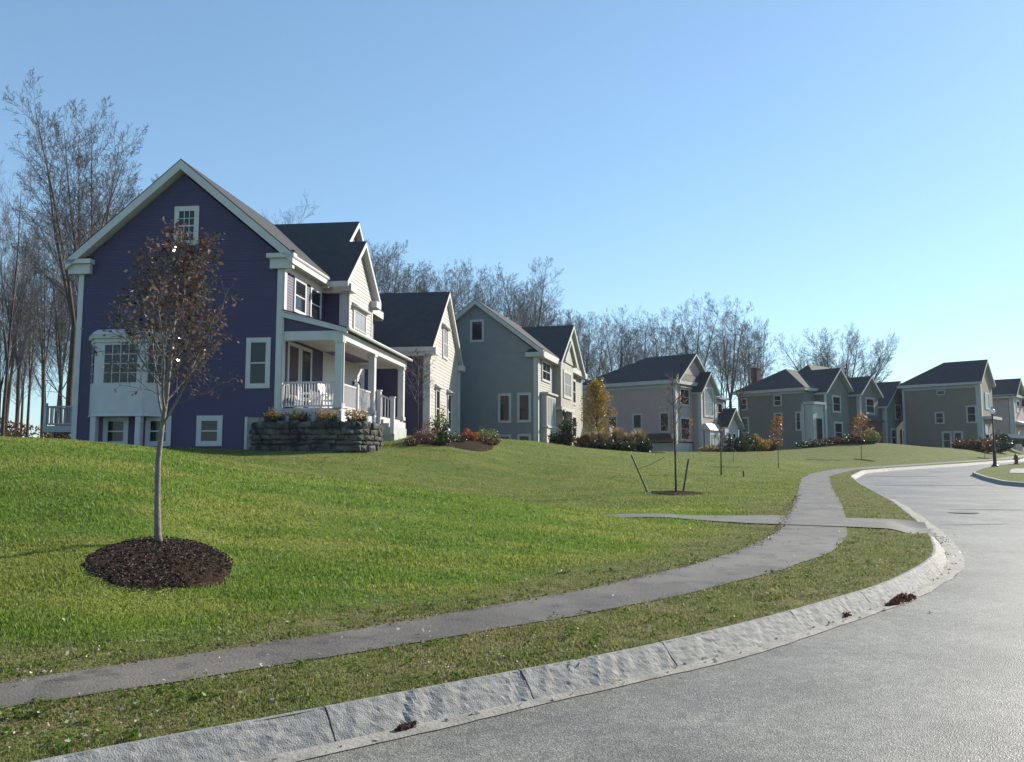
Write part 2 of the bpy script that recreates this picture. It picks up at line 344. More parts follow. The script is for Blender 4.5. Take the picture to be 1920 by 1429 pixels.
# road sheet
def road_material():
    m, t, b = new_mat('road_asphalt'); N = t.nodes.new; L = t.links.new
    g = N('ShaderNodeNewGeometry'); P = g.outputs['Position']
    def noise(s, d=4, vec=P):
        n = N('ShaderNodeTexNoise'); n.inputs['Scale'].default_value = s; n.inputs['Detail'].default_value = d; L(vec, n.inputs['Vector']); return n.outputs[0]
    vo = N('ShaderNodeTexVoronoi'); vo.inputs['Scale'].default_value = 105; L(P, vo.inputs['Vector'])
    r1 = N('ShaderNodeValToRGB'); e = r1.color_ramp.elements; e[0].position = 0; e[0].color = (.08,.075,.064,1); e[1].position = 1; e[1].color = (.34,.32,.28,1); q = e.new(.55); q.color = (.175,.163,.138,1)
    L(vo.outputs['Color'], r1.inputs[0])
    r2 = N('ShaderNodeMapRange'); r2.inputs['From Min'].default_value = .35; r2.inputs['From Max'].default_value = .68; r2.inputs['To Min'].default_value = .74; r2.inputs['To Max'].default_value = 1.2
    L(noise(.8, 6), r2.inputs[0])
    r3 = N('ShaderNodeMapRange'); r3.inputs['From Min'].default_value = .35; r3.inputs['From Max'].default_value = .65; r3.inputs['To Min'].default_value = .82; r3.inputs['To Max'].default_value = 1.12
    L(noise(9, 5), r3.inputs[0])
    mu = N('ShaderNodeMath'); mu.operation = 'MULTIPLY'; L(r2.outputs[0], mu.inputs[0]); L(r3.outputs[0], mu.inputs[1])
    mm = N('ShaderNodeMix'); mm.data_type = 'RGBA'; mm.blend_type = 'MULTIPLY'; mm.inputs['Factor'].default_value = 1
    L(r1.outputs[0], mm.inputs['A']); L(mu.outputs[0], mm.inputs['B'])
    L(mm.outputs['Result'], b.inputs['Base Color'])
    bp = N('ShaderNodeBump'); bp.inputs['Strength'].default_value = .6; bp.inputs['Distance'].default_value = .006; L(vo.outputs['Distance'], bp.inputs['Height'])
    L(bp.outputs[0], b.inputs['Normal']); b.inputs['Roughness'].default_value = .55; b.inputs['Specular IOR Level'].default_value = .5
    return m
M['road'] = road_material()
yr = np.concatenate([np.arange(-300, -14, 20.), np.arange(-14, 30, .5), np.arange(30, 130, 2)]); xr = np.arange(-14, 130, 2.)
Yg, Xg = np.meshgrid(yr, xr, indexing='ij')
Xg = np.maximum(Xg, kx(Yg)-.6); Xg = np.where(Xg > xr[None,:], Xg+np.arange(len(xr))[None,:]*.001, Xg)
tag(grid_mesh('road', Xg, Yg, rz(Yg), M['road'], flip=True), kind='structure')
tag(grid_mesh('terrain', *[np.array(q, float) for q in (np.meshgrid([120,130,900],[-300,-14.2],indexing='xy')[0], np.meshgrid([120,130,900],[-300,-14.2],indexing='xy')[1], np.zeros((2,3))-.05)], M['lawn'], {'lush': np.zeros((2,3))}), kind='structure')

def resample(p, n):
    d = np.r_[0, np.cumsum(np.hypot(*np.diff(p, axis=0).T))]; t = np.linspace(0, d[-1], n)
    return np.c_[np.interp(t,d,p[:,0]), np.interp(t,d,p[:,1])]
rng = np.random.default_rng(5)
def strip_between(name, A, B, zf, m, n, k=6, wob=0, kind='structure'):
    a = resample(A, n); b = resample(B, n)
    if wob:
        for q in (a, b):
            nz = np.convolve(rng.normal(0, wob, n+8), np.ones(9)/3, 'valid'); q[:,1] += nz; q[:,0] -= nz*.5
    t = np.linspace(0,1,k)[None,:,None]; P = a[:,None,:]*(1-t)+b[:,None,:]*t
    return tag(grid_mesh(name, P[...,0], P[...,1], zf(P[...,0],P[...,1]), m), kind=kind)
M['path'] = mat('path_asphalt', (.088,.08,.07), (.165,.152,.135), 1.3, .7, .5, 60, coord='Generated' if 0 else 'Object')
def path_material():
    m, t, b = new_mat('worn_asphalt'); N = t.nodes.new; L = t.links.new; g = N('ShaderNodeNewGeometry'); P = g.outputs['Position']
    def noise(s, d, a, c):
        n = N('ShaderNodeTexNoise'); n.inputs['Scale'].default_value = s; n.inputs['Detail'].default_value = d; L(P, n.inputs['Vector'])
        r_ = N('ShaderNodeMapRange'); r_.inputs['From Min'].default_value = a; r_.inputs['From Max'].default_value = c; L(n.outputs[0], r_.inputs[0]); return r_.outputs[0]
    def mix(f, a, c):
        n = N('ShaderNodeMix'); n.data_type = 'RGBA'; L(f, n.inputs['Factor'])
        for key, v in (('A',a),('B',c)):
            if isinstance(v, tuple): n.inputs[key].default_value = (*v,1)
            else: L(v, n.inputs[key])
        return n.outputs['Result']
    c = mix(noise(1.1,6,.38,.62), (.090,.072,.052), (.165,.140,.107)); c = mix(noise(3.2,7,.52,.70), c, (.045,.037,.03)); c = mix(noise(70,3,.48,.8), c, (.20,.19,.175))
    L(c, b.inputs['Base Color']); b.inputs['Roughness'].default_value = .6
    n = N('ShaderNodeTexNoise'); n.inputs['Scale'].default_value = 60; n.inputs['Detail'].default_value = 6; L(P, n.inputs['Vector'])
    bp = N('ShaderNodeBump'); bp.inputs['Strength'].default_value = .6; bp.inputs['Distance'].default_value = .015; L(n.outputs[0], bp.inputs['Height']); L(bp.outputs[0], b.inputs['Normal'])
    return m
M['path'] = path_material()
M['concrete'] = mat('concrete', (.20,.185,.16), (.31,.29,.255), 4, .75, .5, 40)
M['driveway'] = mat('drive_surface', (.11,.105,.095), (.15,.145,.13), 2, .85, .5, 50)
def pz(X, Y): return rz(Y)+.16+.008
selA = snd[(snd[:,1] > -4) & (snd[:,1] < 92)]; selB = sfd[(sfd[:,1] > -3.4) & (sfd[:,1] < 92)]
# parametrize both edges by distance so the strip stays square
strip_between('sidewalk', selB, selA, pz, M['path'], 1400, 7, .016)
def dzf(X, Y): return ground(X, Y)+.014
strip_between('driveway', drive_far, drive_near, lambda X,Y: ground(X,Y)+.02, M['driveway'], 120, 12)

# kerb: sloped granite stones with joints, and a concrete gutter
kl = resample(ktd[(ktd[:,1] > -5) & (ktd[:,1] < 90)], 1500)
seg = np.r_[0, np.cumsum(np.hypot(*np.diff(kl, axis=0).T))]
def kerb():
    s_ = []; x = 0.; stone = []
    rnd = random.Random(3)
    while x < seg[-1]:
        Ln = rnd.uniform(1.25, 1.95); n = 50 if x < 22 else 10
        s_ += list(np.linspace(x+.006, x+Ln-.006, n)); stone += [1]*(n-1)+[0]; x += Ln
    s_ = np.array(s_); px = np.interp(s_, seg, kl[:,0]); py = np.interp(s_, seg, kl[:,1])
    tx = np.gradient(px); ty = np.gradient(py); l = np.hypot(tx,ty); nx, ny = ty/l, -tx/l
    h = .165-.125*cut(py)
    prof = [(-.06,-.12),(-.055,.9),(-.03,1.0),(0,1.0)]+[(.0165*i, 1.0-.095*i-.0012*i*i) for i in range(1,10)]+[(.16,-.06),(.16,-.3)]
    V = []; nr = len(s_)
    rs = np.random.default_rng(8); bigc = rs.normal(0,1,len(np.arange(0,nr+40,5))); finec = rs.normal(0,1,nr+40); finec2 = rs.normal(0,1,nr+40)
    for o_, hf in prof:
        rough = rs.normal(0, 1, nr)*.0024*(1 if 0 <= o_ < .15 else .2)
        big = np.interp(np.arange(nr)+6*o_/.03, np.arange(0,nr+40,5), bigc); ss = np.arange(nr)*1.0; fine = np.interp(ss+26*o_, np.arange(0,nr+40), finec)*.5+np.interp(ss+26*o_, np.arange(0,nr+40,2.3), finec2[:len(np.arange(0,nr+40,2.3))]); rough = (fine*.0028 if 0 <= o_ < .15 else 0)+.4*rough+.5*np.convolve(rough, np.ones(3)/3, 'same')+(big*.0015 if 0 <= o_ < .15 else 0)
        o2 = o_+rough; zz = rz(py)+h*hf+rough*.7
        V.append(np.c_[px+nx*o2, py+ny*o2, zz])
    V = np.stack(V, 1); vs = [tuple(q) for q in V.reshape(-1,3)]; k = len(prof); fs = []
    for i in range(nr-1):
        if stone[i]:
            for j in range(k-1): fs.append((i*k+j, (i+1)*k+j, (i+1)*k+j+1, i*k+j+1))
        if not stone[i]: fs.append(tuple(i*k+j for j in range(k))); fs.append(tuple((i+1)*k+j for j in range(k-1,-1,-1)))
    mb = MB(); mb.add(vs, fs)
    M['granite'] = mat('granite', (.17,.165,.155), (.31,.30,.28), 16, .8, .5, 110, lo=.3, hi=.7)
    tag(mb.build('kerb', M['granite'], smooth=False, recalc=True), kind='structure')
    # gutter
    d0, d1 = .15, .42
    tx = np.gradient(kl[:,0]); ty = np.gradient(kl[:,1]); l = np.hypot(tx,ty); nx, ny = ty/l, -tx/l
    mk = kl[:,1] < 26; n = int(mk.sum()); wob = np.convolve(rng.normal(0,.012,n+20), np.ones(21)/6, 'valid')
    A = np.c_[kl[mk,0]+nx[mk]*d0, kl[mk,1]+ny[mk]*d0]; w1 = np.where(kl[mk,1] < 9, .27, .26+.12*sstep(kl[mk,1],9,13))+wob*1.8
    B = np.c_[kl[mk,0]+nx[mk]*w1, kl[mk,1]+ny[mk]*w1]
    P = np.stack([A,(A+B)/2,B],1)
    tag(grid_mesh('gutter', P[...,0], P[...,1], rz(P[...,1])+.012-np.array([0,0,.006])[None,:], M['concrete'], flip=True), kind='structure')
kerb()

M['tar'] = mat('tar', (.05,.05,.05), (.09,.088,.085), 5, .5)
def road_strip(x0, y0, x1, y1, wd, sd_):  # thin dark wavy strip laid flat on the road
    rs = np.random.default_rng(sd_); n = 60; t = np.linspace(0,1,n); x = x0+(x1-x0)*t; y = y0+(y1-y0)*t+np.convolve(rs.normal(0,.10,n+8), np.ones(9)/3,'valid')*.3
    w_ = wd*(.4+.6*np.sin(np.pi*t))*rs.uniform(.6,1.2,n); P = np.stack([np.c_[x,y-w_],np.c_[x,y+w_]],1)
    tag(grid_mesh('tar_seam', P[...,0], P[...,1], rz(P[...,1])+.005, M['tar']), kind='structure')
road_strip(11.3, 22.2, 13.6, 22.0, .12, 1); road_strip(14.2, 33.6, 18.6, 33.2, .35, 2); road_strip(17.2, 41.5, 20.5, 41.3, .45, 3); road_strip(9.0, 18.2, 10.6, 18.4, .05, 4)
# traffic island with its own kerb and path
isl = smooth_line(np.array([(60,22),(40,25),(19.6,31.4),(19.3,33.5),(20.8,37.62),(22.78,42.28),(25.51,46.62),(29.28,51.96),(32.9,56.26),(36.0,60),(60,86),(90,118)]), .4)
n_i = len(isl); far_i = np.c_[np.linspace(70,100,n_i), np.linspace(22,110,n_i)]
t_ = np.linspace(0,1,14)[None,:,None]; P = isl[:,None,:]*(1-t_)+far_i[:,None,:]*t_
tag(grid_mesh('island', P[...,0], P[...,1], rz(P[...,1])+.15, M['lawn'], {'lush': np.full(P.shape[:2], .4)}, flip=True), kind='structure')
tx = np.gradient(isl[:,0]); ty = np.gradient(isl[:,1]); l = np.hypot(tx,ty); nx, ny = -ty/l, tx/l
pr = [(.02,.152),(-.0,.165),(.1,.15),(.17,-.05)]
P = np.stack([np.c_[isl[:,0]+nx*o_, isl[:,1]+ny*o_] for o_, h_ in pr], 1)
tag(grid_mesh('island_kerb', P[...,0], P[...,1], rz(P[...,1])+np.array([h_ for o_, h_ in pr])[None,:], M['granite'], flip=True), kind='structure')
ia = np.array([(60,58),(34,40),(25.2,40.5),(24.0,41.4)]); ib = np.array([(62,62),(36,50.5),(27.5,47.2),(24.1,41.6)])
strip_between('island_path', ia, ib, lambda X,Y: rz(Y)+.17, M['concrete'], 40, 5)

# ------------------------------------------------------------------ house kit (local frame: x towards the street, y along the street, z up)
def clip_range(poly, z):
    xs = []
    n = len(poly)
    for i in range(n):
        (a, za), (b, zb) = poly[i], poly[(i+1) % n]
        if (za-z)*(zb-z) <= 0 and za != zb: xs.append(a+(b-a)*(z-za)/(zb-za))
    return (min(xs), max(xs)) if len(xs) >= 2 else None
def laps(mb, Mp, poly, h=.115, out=.02):
    """lapped clapboards laid over a wall polygon (convex)"""
    z0 = min(p[1] for p in poly); z1 = max(p[1] for p in poly); z = z0
    while z < z1-1e-3:
        zt = min(z+h, z1); a = clip_range(poly, z+1e-4); b = clip_range(poly, zt-1e-4)
        if a and b:
            lo, hi = a; l2, h2 = b
            mb.add([Mp(lo,z,.003),Mp(hi,z,.003),Mp(hi,z,out),Mp(lo,z,out),Mp(l2,zt,.004),Mp(h2,zt,.004)], [(0,1,2,3),(3,2,5,4)])
        z += h
def window(parent, Mp, a0, a1, z0, z1, cw=.13, trim='white', glass='glass', cols=1, rows=2, hood=False, d=0, name='window'):
    """outer size a0..a1 x z0..z1 incl. casing"""
    f = MB(); s0, s1, y0, y1 = a0+cw, a1-cw, z0+cw, z1-cw
    f.mbox(Mp, a0, s0, z0, z1, d, d+.055); f.mbox(Mp, s1, a1, z0, z1, d, d+.055)
    f.mbox(Mp, s0, s1, z0, y0, d, d+.055); f.mbox(Mp, s0, s1, y1, z1, d, d+.055)
    fr = f.build(name, M[trim], parent)
    g = MB(); g.mbox(Mp, s0-.005, s1+.005, y0-.005, y1+.005, d+.004, d+.026); g.build('pane', M[glass], fr)
    u = MB(); n = 0
    for i in range(1, cols): x = s0+(s1-s0)*i/cols; u.mbox(Mp, x-.014, x+.014, y0, y1, d+.02, d+.036); n += 1
    for j in range(1, rows):
        z = y0+(y1-y0)*j/rows; t = .025 if j*2 == rows or rows == 2 else .014
        u.mbox(Mp, s0, s1, z-t, z+t, d+.02, d+.038+.001*j); n += 1
    if n: u.build('sash_bars', M[trim], fr)
    if hood:
        h = MB(); h.hexa([Mp(a0-.12,z1,d+.004),Mp(a1+.12,z1,d+.004),Mp(a1+.12,z1,d+.24),Mp(a0-.12,z1,d+.24),
                          Mp(a0-.12,z1+.22,d+.004),Mp(a1+.12,z1+.22,d+.004),Mp(a1+.12,z1+.05,d+.26),Mp(a0-.12,z1+.05,d+.26)])
        h.build('window_hood', M[trim], fr)
    return fr
def roof_slab(top, trim, p0, p1, p2, p3, th=.22, shing=.05):
    """p0,p1 eave (z of top surface), p2,p3 ridge; shingle layer over a white board layer"""
    def layer(mb, dz0, dz1, e=0):
        mb.hexa([(p[0],p[1],p[2]-dz1) for p in (p0,p1,p2,p3)]+[(p[0],p[1],p[2]-dz0) for p in (p0,p1,p2,p3)])
    layer(top, 0, shing); layer(trim, shing+.002, th)
def gable_x(top, trim, x0, x1, yc, half, ze, zr, th=.24):
    """ridge along x; eaves at yc-half, yc+half"""
    roof_slab(top, trim, (x0,yc-half,ze),(x1,yc-half,ze),(x1,yc,zr),(x0,yc,zr), th)
    roof_slab(top, trim, (x0,yc+half,ze),(x1,yc+half,ze),(x1,yc+.001,zr),(x0,yc+.001,zr), th)
def gable_y(top, trim, y0, y1, xc, half, ze, zr, th=.24):
    roof_slab(top, trim, (xc-half,y0,ze),(xc-half,y1,ze),(xc,y1,zr),(xc,y0,zr), th)
    roof_slab(top, trim, (xc+half,y0,ze),(xc+half,y1,ze),(xc+.001,y1,zr),(xc+.001,y0,zr), th)
def hip(top, trim, x0, x1, y0, y1, ze, zr, rx0, ry0, rx1, ry1, th=.22):
    """hipped roof over a rectangle with ridge (rx0,ry0)-(rx1,ry1)"""
    A, B_, C_, D = (x0,y0,ze),(x1,y0,ze),(x1,y1,ze),(x0,y1,ze); Ra, Rb = (rx0,ry0,zr),(rx1,ry1,zr)
    top.add([A,B_,C_,D,Ra,Rb], [(0,1,5,4),(1,2,5),(2,3,4,5),(3,0,4),(3,2,1,0)] if abs(rx1-rx0) > abs(ry1-ry0) else [(0,1,4),(1,2,5,4),(2,3,5),(3,0,4,5),(3,2,1,0)])
    trim.box(x0+.02, x1-.02, y0+.02, y1-.02, ze-th, ze-.003)
def body(parent, rings, mat_, name='wall'):
    """rings = list of (poly in (a,z), 'x' or 'y', lo, hi): prisms merged in one mesh"""
    mb = MB()
    for poly, ax, lo, hi in rings:
        Mp = (lambda s, z, d: (s, d, z)) if ax == 'y' else (lambda s, z, d: (d, s, z))
        mb.prism(poly, Mp, lo, hi)
    return mb
def turned_post(mb, x, y, z0, z1, r=.1): mb.box(x-r, x+r, y-r, y+r, z0, z1)
def railing(parent, Mp, a0, a1, z0, z1, d=0, step=.115, mat_='white', name='railing'):
    mb = MB(); mb.mbox(Mp, a0, a1, z1-.07, z1, d-.035, d+.035); mb.mbox(Mp, a0, a1, z0+.06, z0+.12, d-.025, d+.025)
    n = max(1, int(abs(a1-a0)/step))
    for i in range(n+1):
        a = a0+(a1-a0)*(i+.5)/(n+1); mb.mbox(Mp, a-.019, a+.019, z0+.12, z1-.07, d-.019, d+.019)
    return mb.build(name, M[mat_], parent)

# ------------------------------------------------------------------ house 1 : dark blue house
def house_one():
    h = empty('blue_house', (-8.958, 33, 3.449), -R(6.8), 'dark blue gabled house with white trim and columned porch, largest and nearest of all', 'house')
    W = 8.6; ze = 6.2; pk = 9.78; zb = -1.7; Ln = 12.6
    S0, F0 = MS(0), MF(0)
    pent = [(-W,zb),(0,zb),(0,ze),(-W/2,pk),(-W,ze)]
    wl = body(h, [(pent,'y',0,Ln)], None)
    laps(wl, S0, [(-W,zb),(0,zb),(0,ze),(-W,ze)]); laps(wl, S0, [(-W,ze),(0,ze),(-W/2,pk)])
    laps(wl, F0, [(0,zb),(Ln,zb),(Ln,ze),(0,ze)])
    wl.build('wall', M['blue'], h)
    # garage wing wall (blue side) and street gable (cream)
    gx, gy0, gy1 = 3.0, 13.0, 21.5; gc = (gy0+gy1)/2; gze = 4.42; gpk = 8.0
    gp = [(gy0,zb),(gy1,zb),(gy1,gze),(gc,gpk),(gy0,gze)]
    g = MB(); g.prism(gp, lambda s,z,d: (d,s,z), -6.5, gx); laps(g, MS(gy0), [(0.02,zb),(gx,zb),(gx,gze),(0.02,gze)]); g.build('garage_wall', M['blue'], h)
    g = MB(); laps(g, MF(gx+.012), [(gy0,zb),(gy1,zb),(gy1,gze),(gy0,gze)], .19, .022); laps(g, MF(gx+.012), [(gy0,gze),(gy1,gze),(gc,gpk)], .19, .022)
    g.prism(gp, lambda s,z,d: (d,s,z), gx+.003, gx+.013); g.build('garage_gable_siding', M['cream'], h)
    # upper storey bump over the porch
    bx, b0, b1 = 1.0, 4.75, 8.75; bc = 6.7; bze = 6.1; bpk = 8.05
    b = MB(); b.prism([(b0,3.1),(b1,3.1),(b1,bze),(bc,bpk),(b0,bze)], lambda s,z,d: (d,s,z), -2.5, bx); laps(b, MS(b0), [(.02,3.1),(bx,3.1),(bx,bze),(.02,bze)]); b.build('bump_out_wall', M['blue'], h)
    g = MB(); laps(g, MF(bx+.012), [(b0,3.1),(b1,3.1),(b1,bze),(b0,bze)], .17, .022); laps(g, MF(bx+.012), [(b0,bze),(b1,bze),(bc,bpk)], .17, .022)
    g.prism([(b0,3.1),(b1,3.1),(b1,bze),(bc,bpk),(b0,bze)], lambda s,z,d: (d,s,z), bx+.003, bx+.013); g.build('bump_out_siding', M['cream'], h)
    # main roof
    top, tr = MB(), MB()
    roof_slab(top, tr, (.46,-.34,6.36),(.46,Ln+.3,6.36),(-4.3,Ln+.3,10.33),(-4.3,-.34,10.33), .42)
    roof_slab(top, tr, (-W-.46,-.34,6.36),(-W-.46,Ln+.3,6.36),(-4.301,Ln+.3,10.33),(-4.301,-.34,10.33), .42)
    # upper street gable (wide) and lower gable over the bump
    uc = 8.4; uh = 4.4
    gable_x(top, tr, -4.3, .42, uc, uh, 10.1-uh*.9, 10.1, .3)
    gable_x(top, tr, -3.0, 1.32, 6.65, 2.7, 8.62-2.7*.9, 8.62, .3)
    gable_x(top, tr, -6.5, gx+.28, gc, 4.65, 8.3-4.65*.83, 8.3, .3)
    # porch roof (shallow shed)
    roof_slab(top, tr, (2.62,-.12,3.42),(2.62,10.4,3.42),(0.0,10.4,4.18),(0.0,-.12,4.18), .09)
    roof = top.build('roof', M['shingle'], h)
    tr.build('rake_boards', M['white'], h)
    g = MB(); g.prism([(uc-3.2,6.9),(uc+3.2,6.9),(uc,9.7)], lambda s,z,d: (d,s,z), -.5, .12); g.build('street_gable_wall', M['blue'], h)
    t = MB()   # curved gable brackets
    for sgn in (-1, 1):
        pts = [(.5, uc+sgn*(1.7-.1*k-.05*k*k), 8.15+.16*k) for k in range(5)]; t.tube(pts, .07, 6)
    t.each('gable_bracket', M['white'], h)
    # trim: corner boards, frieze, eave returns
    t = MB()
    for a0, a1 in ((-W-.03,-W+.19),(-.25,.02)): t.mbox(S0, a0, a1, zb, ze-.05, -.04, .05)
    t.mbox(F0, -.05, .2, zb, ze-.05, -.02, .05)
    t.mbox(F0, .02, b0+.3, 5.72, 6.16, .0, .06)
    for x0, x1, sg in ((-W-.5,-W+.62,0),(-.62,.5,0)):
        t.mbox(S0, x0+.1, x1-.1, ze-.42, ze-.02, -.02, .2); t.mbox(S0, x0, x1, ze-.02, ze+.16, -.02, .34)
    t.mbox(F0, .02, b0+.2, 6.0, 6.2, .05, .42)
    t.mbox(MS(b0), .7, bx+.03, 3.3, 5.85, .0, .05); t.mbox(MF(bx), b0-.05, b0+.16, 3.3, 5.9, .02, .055); t.mbox(MF(bx), b1-.16, b1+.05, 3.3, 5.9, .02, .055)
    t.mbox(MS(b0), .02, bx+.04, 5.72, 6.12, .0, .3)
    for y in (b0-.45, b1-.35): t.box(bx-.15, bx+.36, y, y+.8, 5.78, 6.1)
    t.mbox(MS(gy0), gx-.32, gx+.03, zb, gze-.2, .0, .05); t.mbox(MF(gx), gy0-.05, gy0+.16, zb, gze-.1, .02, .06); t.mbox(MF(gx), gy1-.2, gy1+.05, zb, gze-.1, .02, .06)
    t.mbox(MS(gy0), -.5, gx+.02, gze-.5, gze-.05, .0, .3)
    for y in (gy0-.35, gy1-.45): t.box(gx-.2, gx+.42, y, y+.8, gze-.42, gze-.06)
    t.each('trim_board', M['white'], h)
    t = MB(); t.tube([(.46,-.3,6.22),(.46,b0-.4,6.22)], .06, 6); t.tube([(2.68,-.1,3.36),(2.68,10.3,3.36)], .06, 6); t.build('gutter', M['white'], h)
    for x, y, z0, z1 in ((bx+.1, b0+.04, 3.8, 5.75), (2.42, .12, .35, 3.3), (gx+.1, gy1+.0, -1.0, 4.1)):
        t = MB(); t.tube([(x,y,z0),(x,y,z1)], .045, 6); t.build('downspout', M['white'], h)
    # small roof return bits
    for y in (-.34,):
        for x0, x1 in ((-W-.5,-W+.62),(-.62,.5)):
            m = MB(); m.hexa([(x0,y,6.345),(x1,y,6.345),(x1,.0,6.345),(x0,.0,6.345),(x0+.1,y+.25,6.40),(x1-.1,y+.25,6.40),(x1-.1,.0,6.55),(x0+.1,.0,6.55)]); m.build('return_roof', M['shingle'], h)
    # windows in the camera-side gable
    window(h, S0, -4.64, -3.6, 6.85, 8.46, .2, cols=3, rows=4)
    window(h, S0, -1.45, -.46, 1.08, 3.07, .19, cols=1, rows=2)
    for a in (-7.28, -5.5, -3.39): window(h, S0, a, a+1.06, -1.16, .03, .2, cols=1, rows=2)
    t = MB(); t.mbox(S0, -1.42, -1.32, -1.3, -.03, 0, .05); t.build('panel_edge', M['white'], h)
    t = MB(); t.mbox(S0, -1.32, .2, -1.3, -.05, 0, .04); t.build('foundation', M['concrete'], h)
    # bay window
    bay = MB(); o = [(-7.95,0),(-7.38,-.62),(-5.35,-.62),(-4.78,0)]
    def ring(z, k=0): return [(-7.95-k,0.0,z),(-7.38-k*.6,-.62-k,z),(-5.35+k*.6,-.62-k,z),(-4.78+k,0.0,z)]
    def pr(mb, z0, z1, k0=0, k1=0): mb.hexa(ring(z0,k0)+ring(z1,k1))
    pr(bay, .1, 2.9); pr(bay, .0, .1, .04, .0)
    bw = bay.build('bay_window', M['white'], h)
    t = MB(); pr(t, 2.9, 3.05, .05, .05); pr(t, 3.05, 3.2, .13, .16); pr(t, 3.2, 3.42, .18, -.05); t.build('bay_roof', M['white'], bw)
    for a0, a1, c in ((-6.98,-5.64,4),): 
        m = MB(); m.mbox(MS(-.62), a0, a1, 1.32, 2.8, .004, .02); m.build('pane', M['glass'], bw)
        m = MB()
        for i in range(1,c): x = a0+(a1-a0)*i/c; m.mbox(MS(-.62), x-.014, x+.014, 1.32, 2.8, .018, .032)
        for j in range(1,4): z = 1.32+1.48*j/4; m.mbox(MS(-.62), a0, a1, z-.014, z+.014, .018, .034)
        m.build('sash_bars', M['white'], bw)
    for v0, v1, sg in ((Vector((-7.95,0,0)), Vector((-7.38,-.62,0)), -1), (Vector((-4.78,0,0)), Vector((-5.35,-.62,0)), 1)):
        n = Vector((sg*.62,-.57,0)).normalized(); a, b_ = v0.lerp(v1,.2), v0.lerp(v1,.8)
        Mb = lambda s, z, d: tuple((a.lerp(b_, s)+n*d+Vector((0,0,z))))
        m = MB(); m.mbox(Mb, 0, 1, 1.32, 2.8, .002, .016); m.build('pane', M['glass'], bw)
        m = MB(); m.mbox(Mb, .47, .53, 1.32, 2.8, .014, .03)
        for j in range(1,4): z = 1.32+1.48*j/4; m.mbox(Mb, 0, 1, z-.014, z+.014, .014, .032)
        m.build('sash_bars', M['white'], bw)
    for x in (-7.36, -5.5):
        m = MB(); m.box(x-.11, x+.11, -.62, -.4, -1.6, .05); m.build('bay_post', M['white'], bw)
    # second-storey and porch windows on the street wall
    for a0 in (1.0, 2.85): window(h, F0, a0, a0+1.35, 4.28, 5.72, .13, cols=1, rows=2)
    window(h, MF(bx), bc-1.05, bc+1.0, 3.45, 5.3, .16, glass='glasslight', cols=3, rows=2, hood=True, d=.03)
    window(h, MF(gx), gc-.95, gc+.55, 4.25, 6.05, .16, glass='glasslight', cols=2, rows=2, hood=True, d=.03)
    for a0 in (gy0+1.45, gy0+4.85): window(h, MF(gx), a0, a0+1.15, .1, 2.35, .15, cols=1, rows=2, hood=True, d=.03)
    for a0, g_ in ((.5,'glassred'),(1.9,'glass')):
        window(h, F0, a0, a0+1.3, .75, 3.0, .14, glass=g_, cols=1, rows=1)
    m = MB(); m.mbox(F0, 4.6, 10.9, .3, 3.3, .022, .05); m.build('entry_wall', M['white'], h)
    dr = MB(); dr.mbox(F0, 9.5, 10.5, .32, 2.5, .05, .09); dr = dr.build('door', M['trimdull'], h)
    m = MB(); m.lathe([(.03,0),(.035,.03),(.01,.06)], (.14,9.65,1.3), 8); m.build('handle', M['metal'], dr)
    # wall that closes the porch at the far end is the garage side; porch
    pc = empty('porch', (0,0,0)); pc.parent = h
    m = MB(); m.box(.0, 2.3, .12, 10.2, .14, .3); m.build('porch_floor', M['trimdull'], pc)
    m = MB(); m.box(.02, 2.42, .02, .12, -.45, .18); m.box(2.3, 2.42, .12, 10.2, -.5, .2); m.build('skirt', M['white'], pc)
    m = MB(); m.box(.0, 2.44, .0, .3, 2.95, 3.3); m.box(2.18, 2.44, .3, 10.25, 2.95, 3.3); m.box(0,2.44,10.0,10.25,2.96,3.3); m.build('beam', M['white'], pc)
    m = MB(); m.box(.02, 2.2, .3, 10.0, 3.12, 3.2); m.build('ceiling', M['cream'], pc)
    m = MB(); m.prism([(.02,3.3),(2.3,3.3),(.02,3.95)], MS(.02), -.08, .0); m.build('end_panel', M['blue'], pc)
    m = MB(); m.hexa([(.0,-.1,3.86),(.0,.02,3.86),(2.62,.02,3.2),(2.62,-.1,3.2),(.0,-.1,4.06),(.0,.02,4.06),(2.62,.02,3.36),(2.62,-.1,3.36)]); m.build('porch_rake', M['white'], pc)
    for y in (.2, 4.7, 9.9):
        m = MB(); m.box(2.12, 2.4, y-.17, y+.15, .3, 2.95); m.box(2.08, 2.44, y-.21, y+.19, .3, .48); m.box(2.08, 2.44, y-.21, y+.19, 2.85, 2.96); m.build('column', M['white'], pc)
    railing(pc, MS(.2), .08, 2.12, .3, 1.34, .02)
    railing(pc, MF(2.25), .4, 2.35, .3, 1.3); railing(pc, MF(2.25), 2.6, 4.5, .3, 1.3)
    m = MB(); m.box(2.16, 2.34, 2.38, 2.56, .3, 1.42); m.lathe([(.09,0),(.1,.03),(.03,.06),(.07,.12),(.01,.2)], (2.25,2.47,1.42), 8); m.build('newel_post', M['white'], pc)
    # steps down to the walk with slanted rails
    for k in range(3):
        m = MB(); m.box(2.42+.25*k, 2.69+.25*k, 5.08, 7.3, -1.2, .12-.17*k); m.build('step', M['trimdull'], pc)
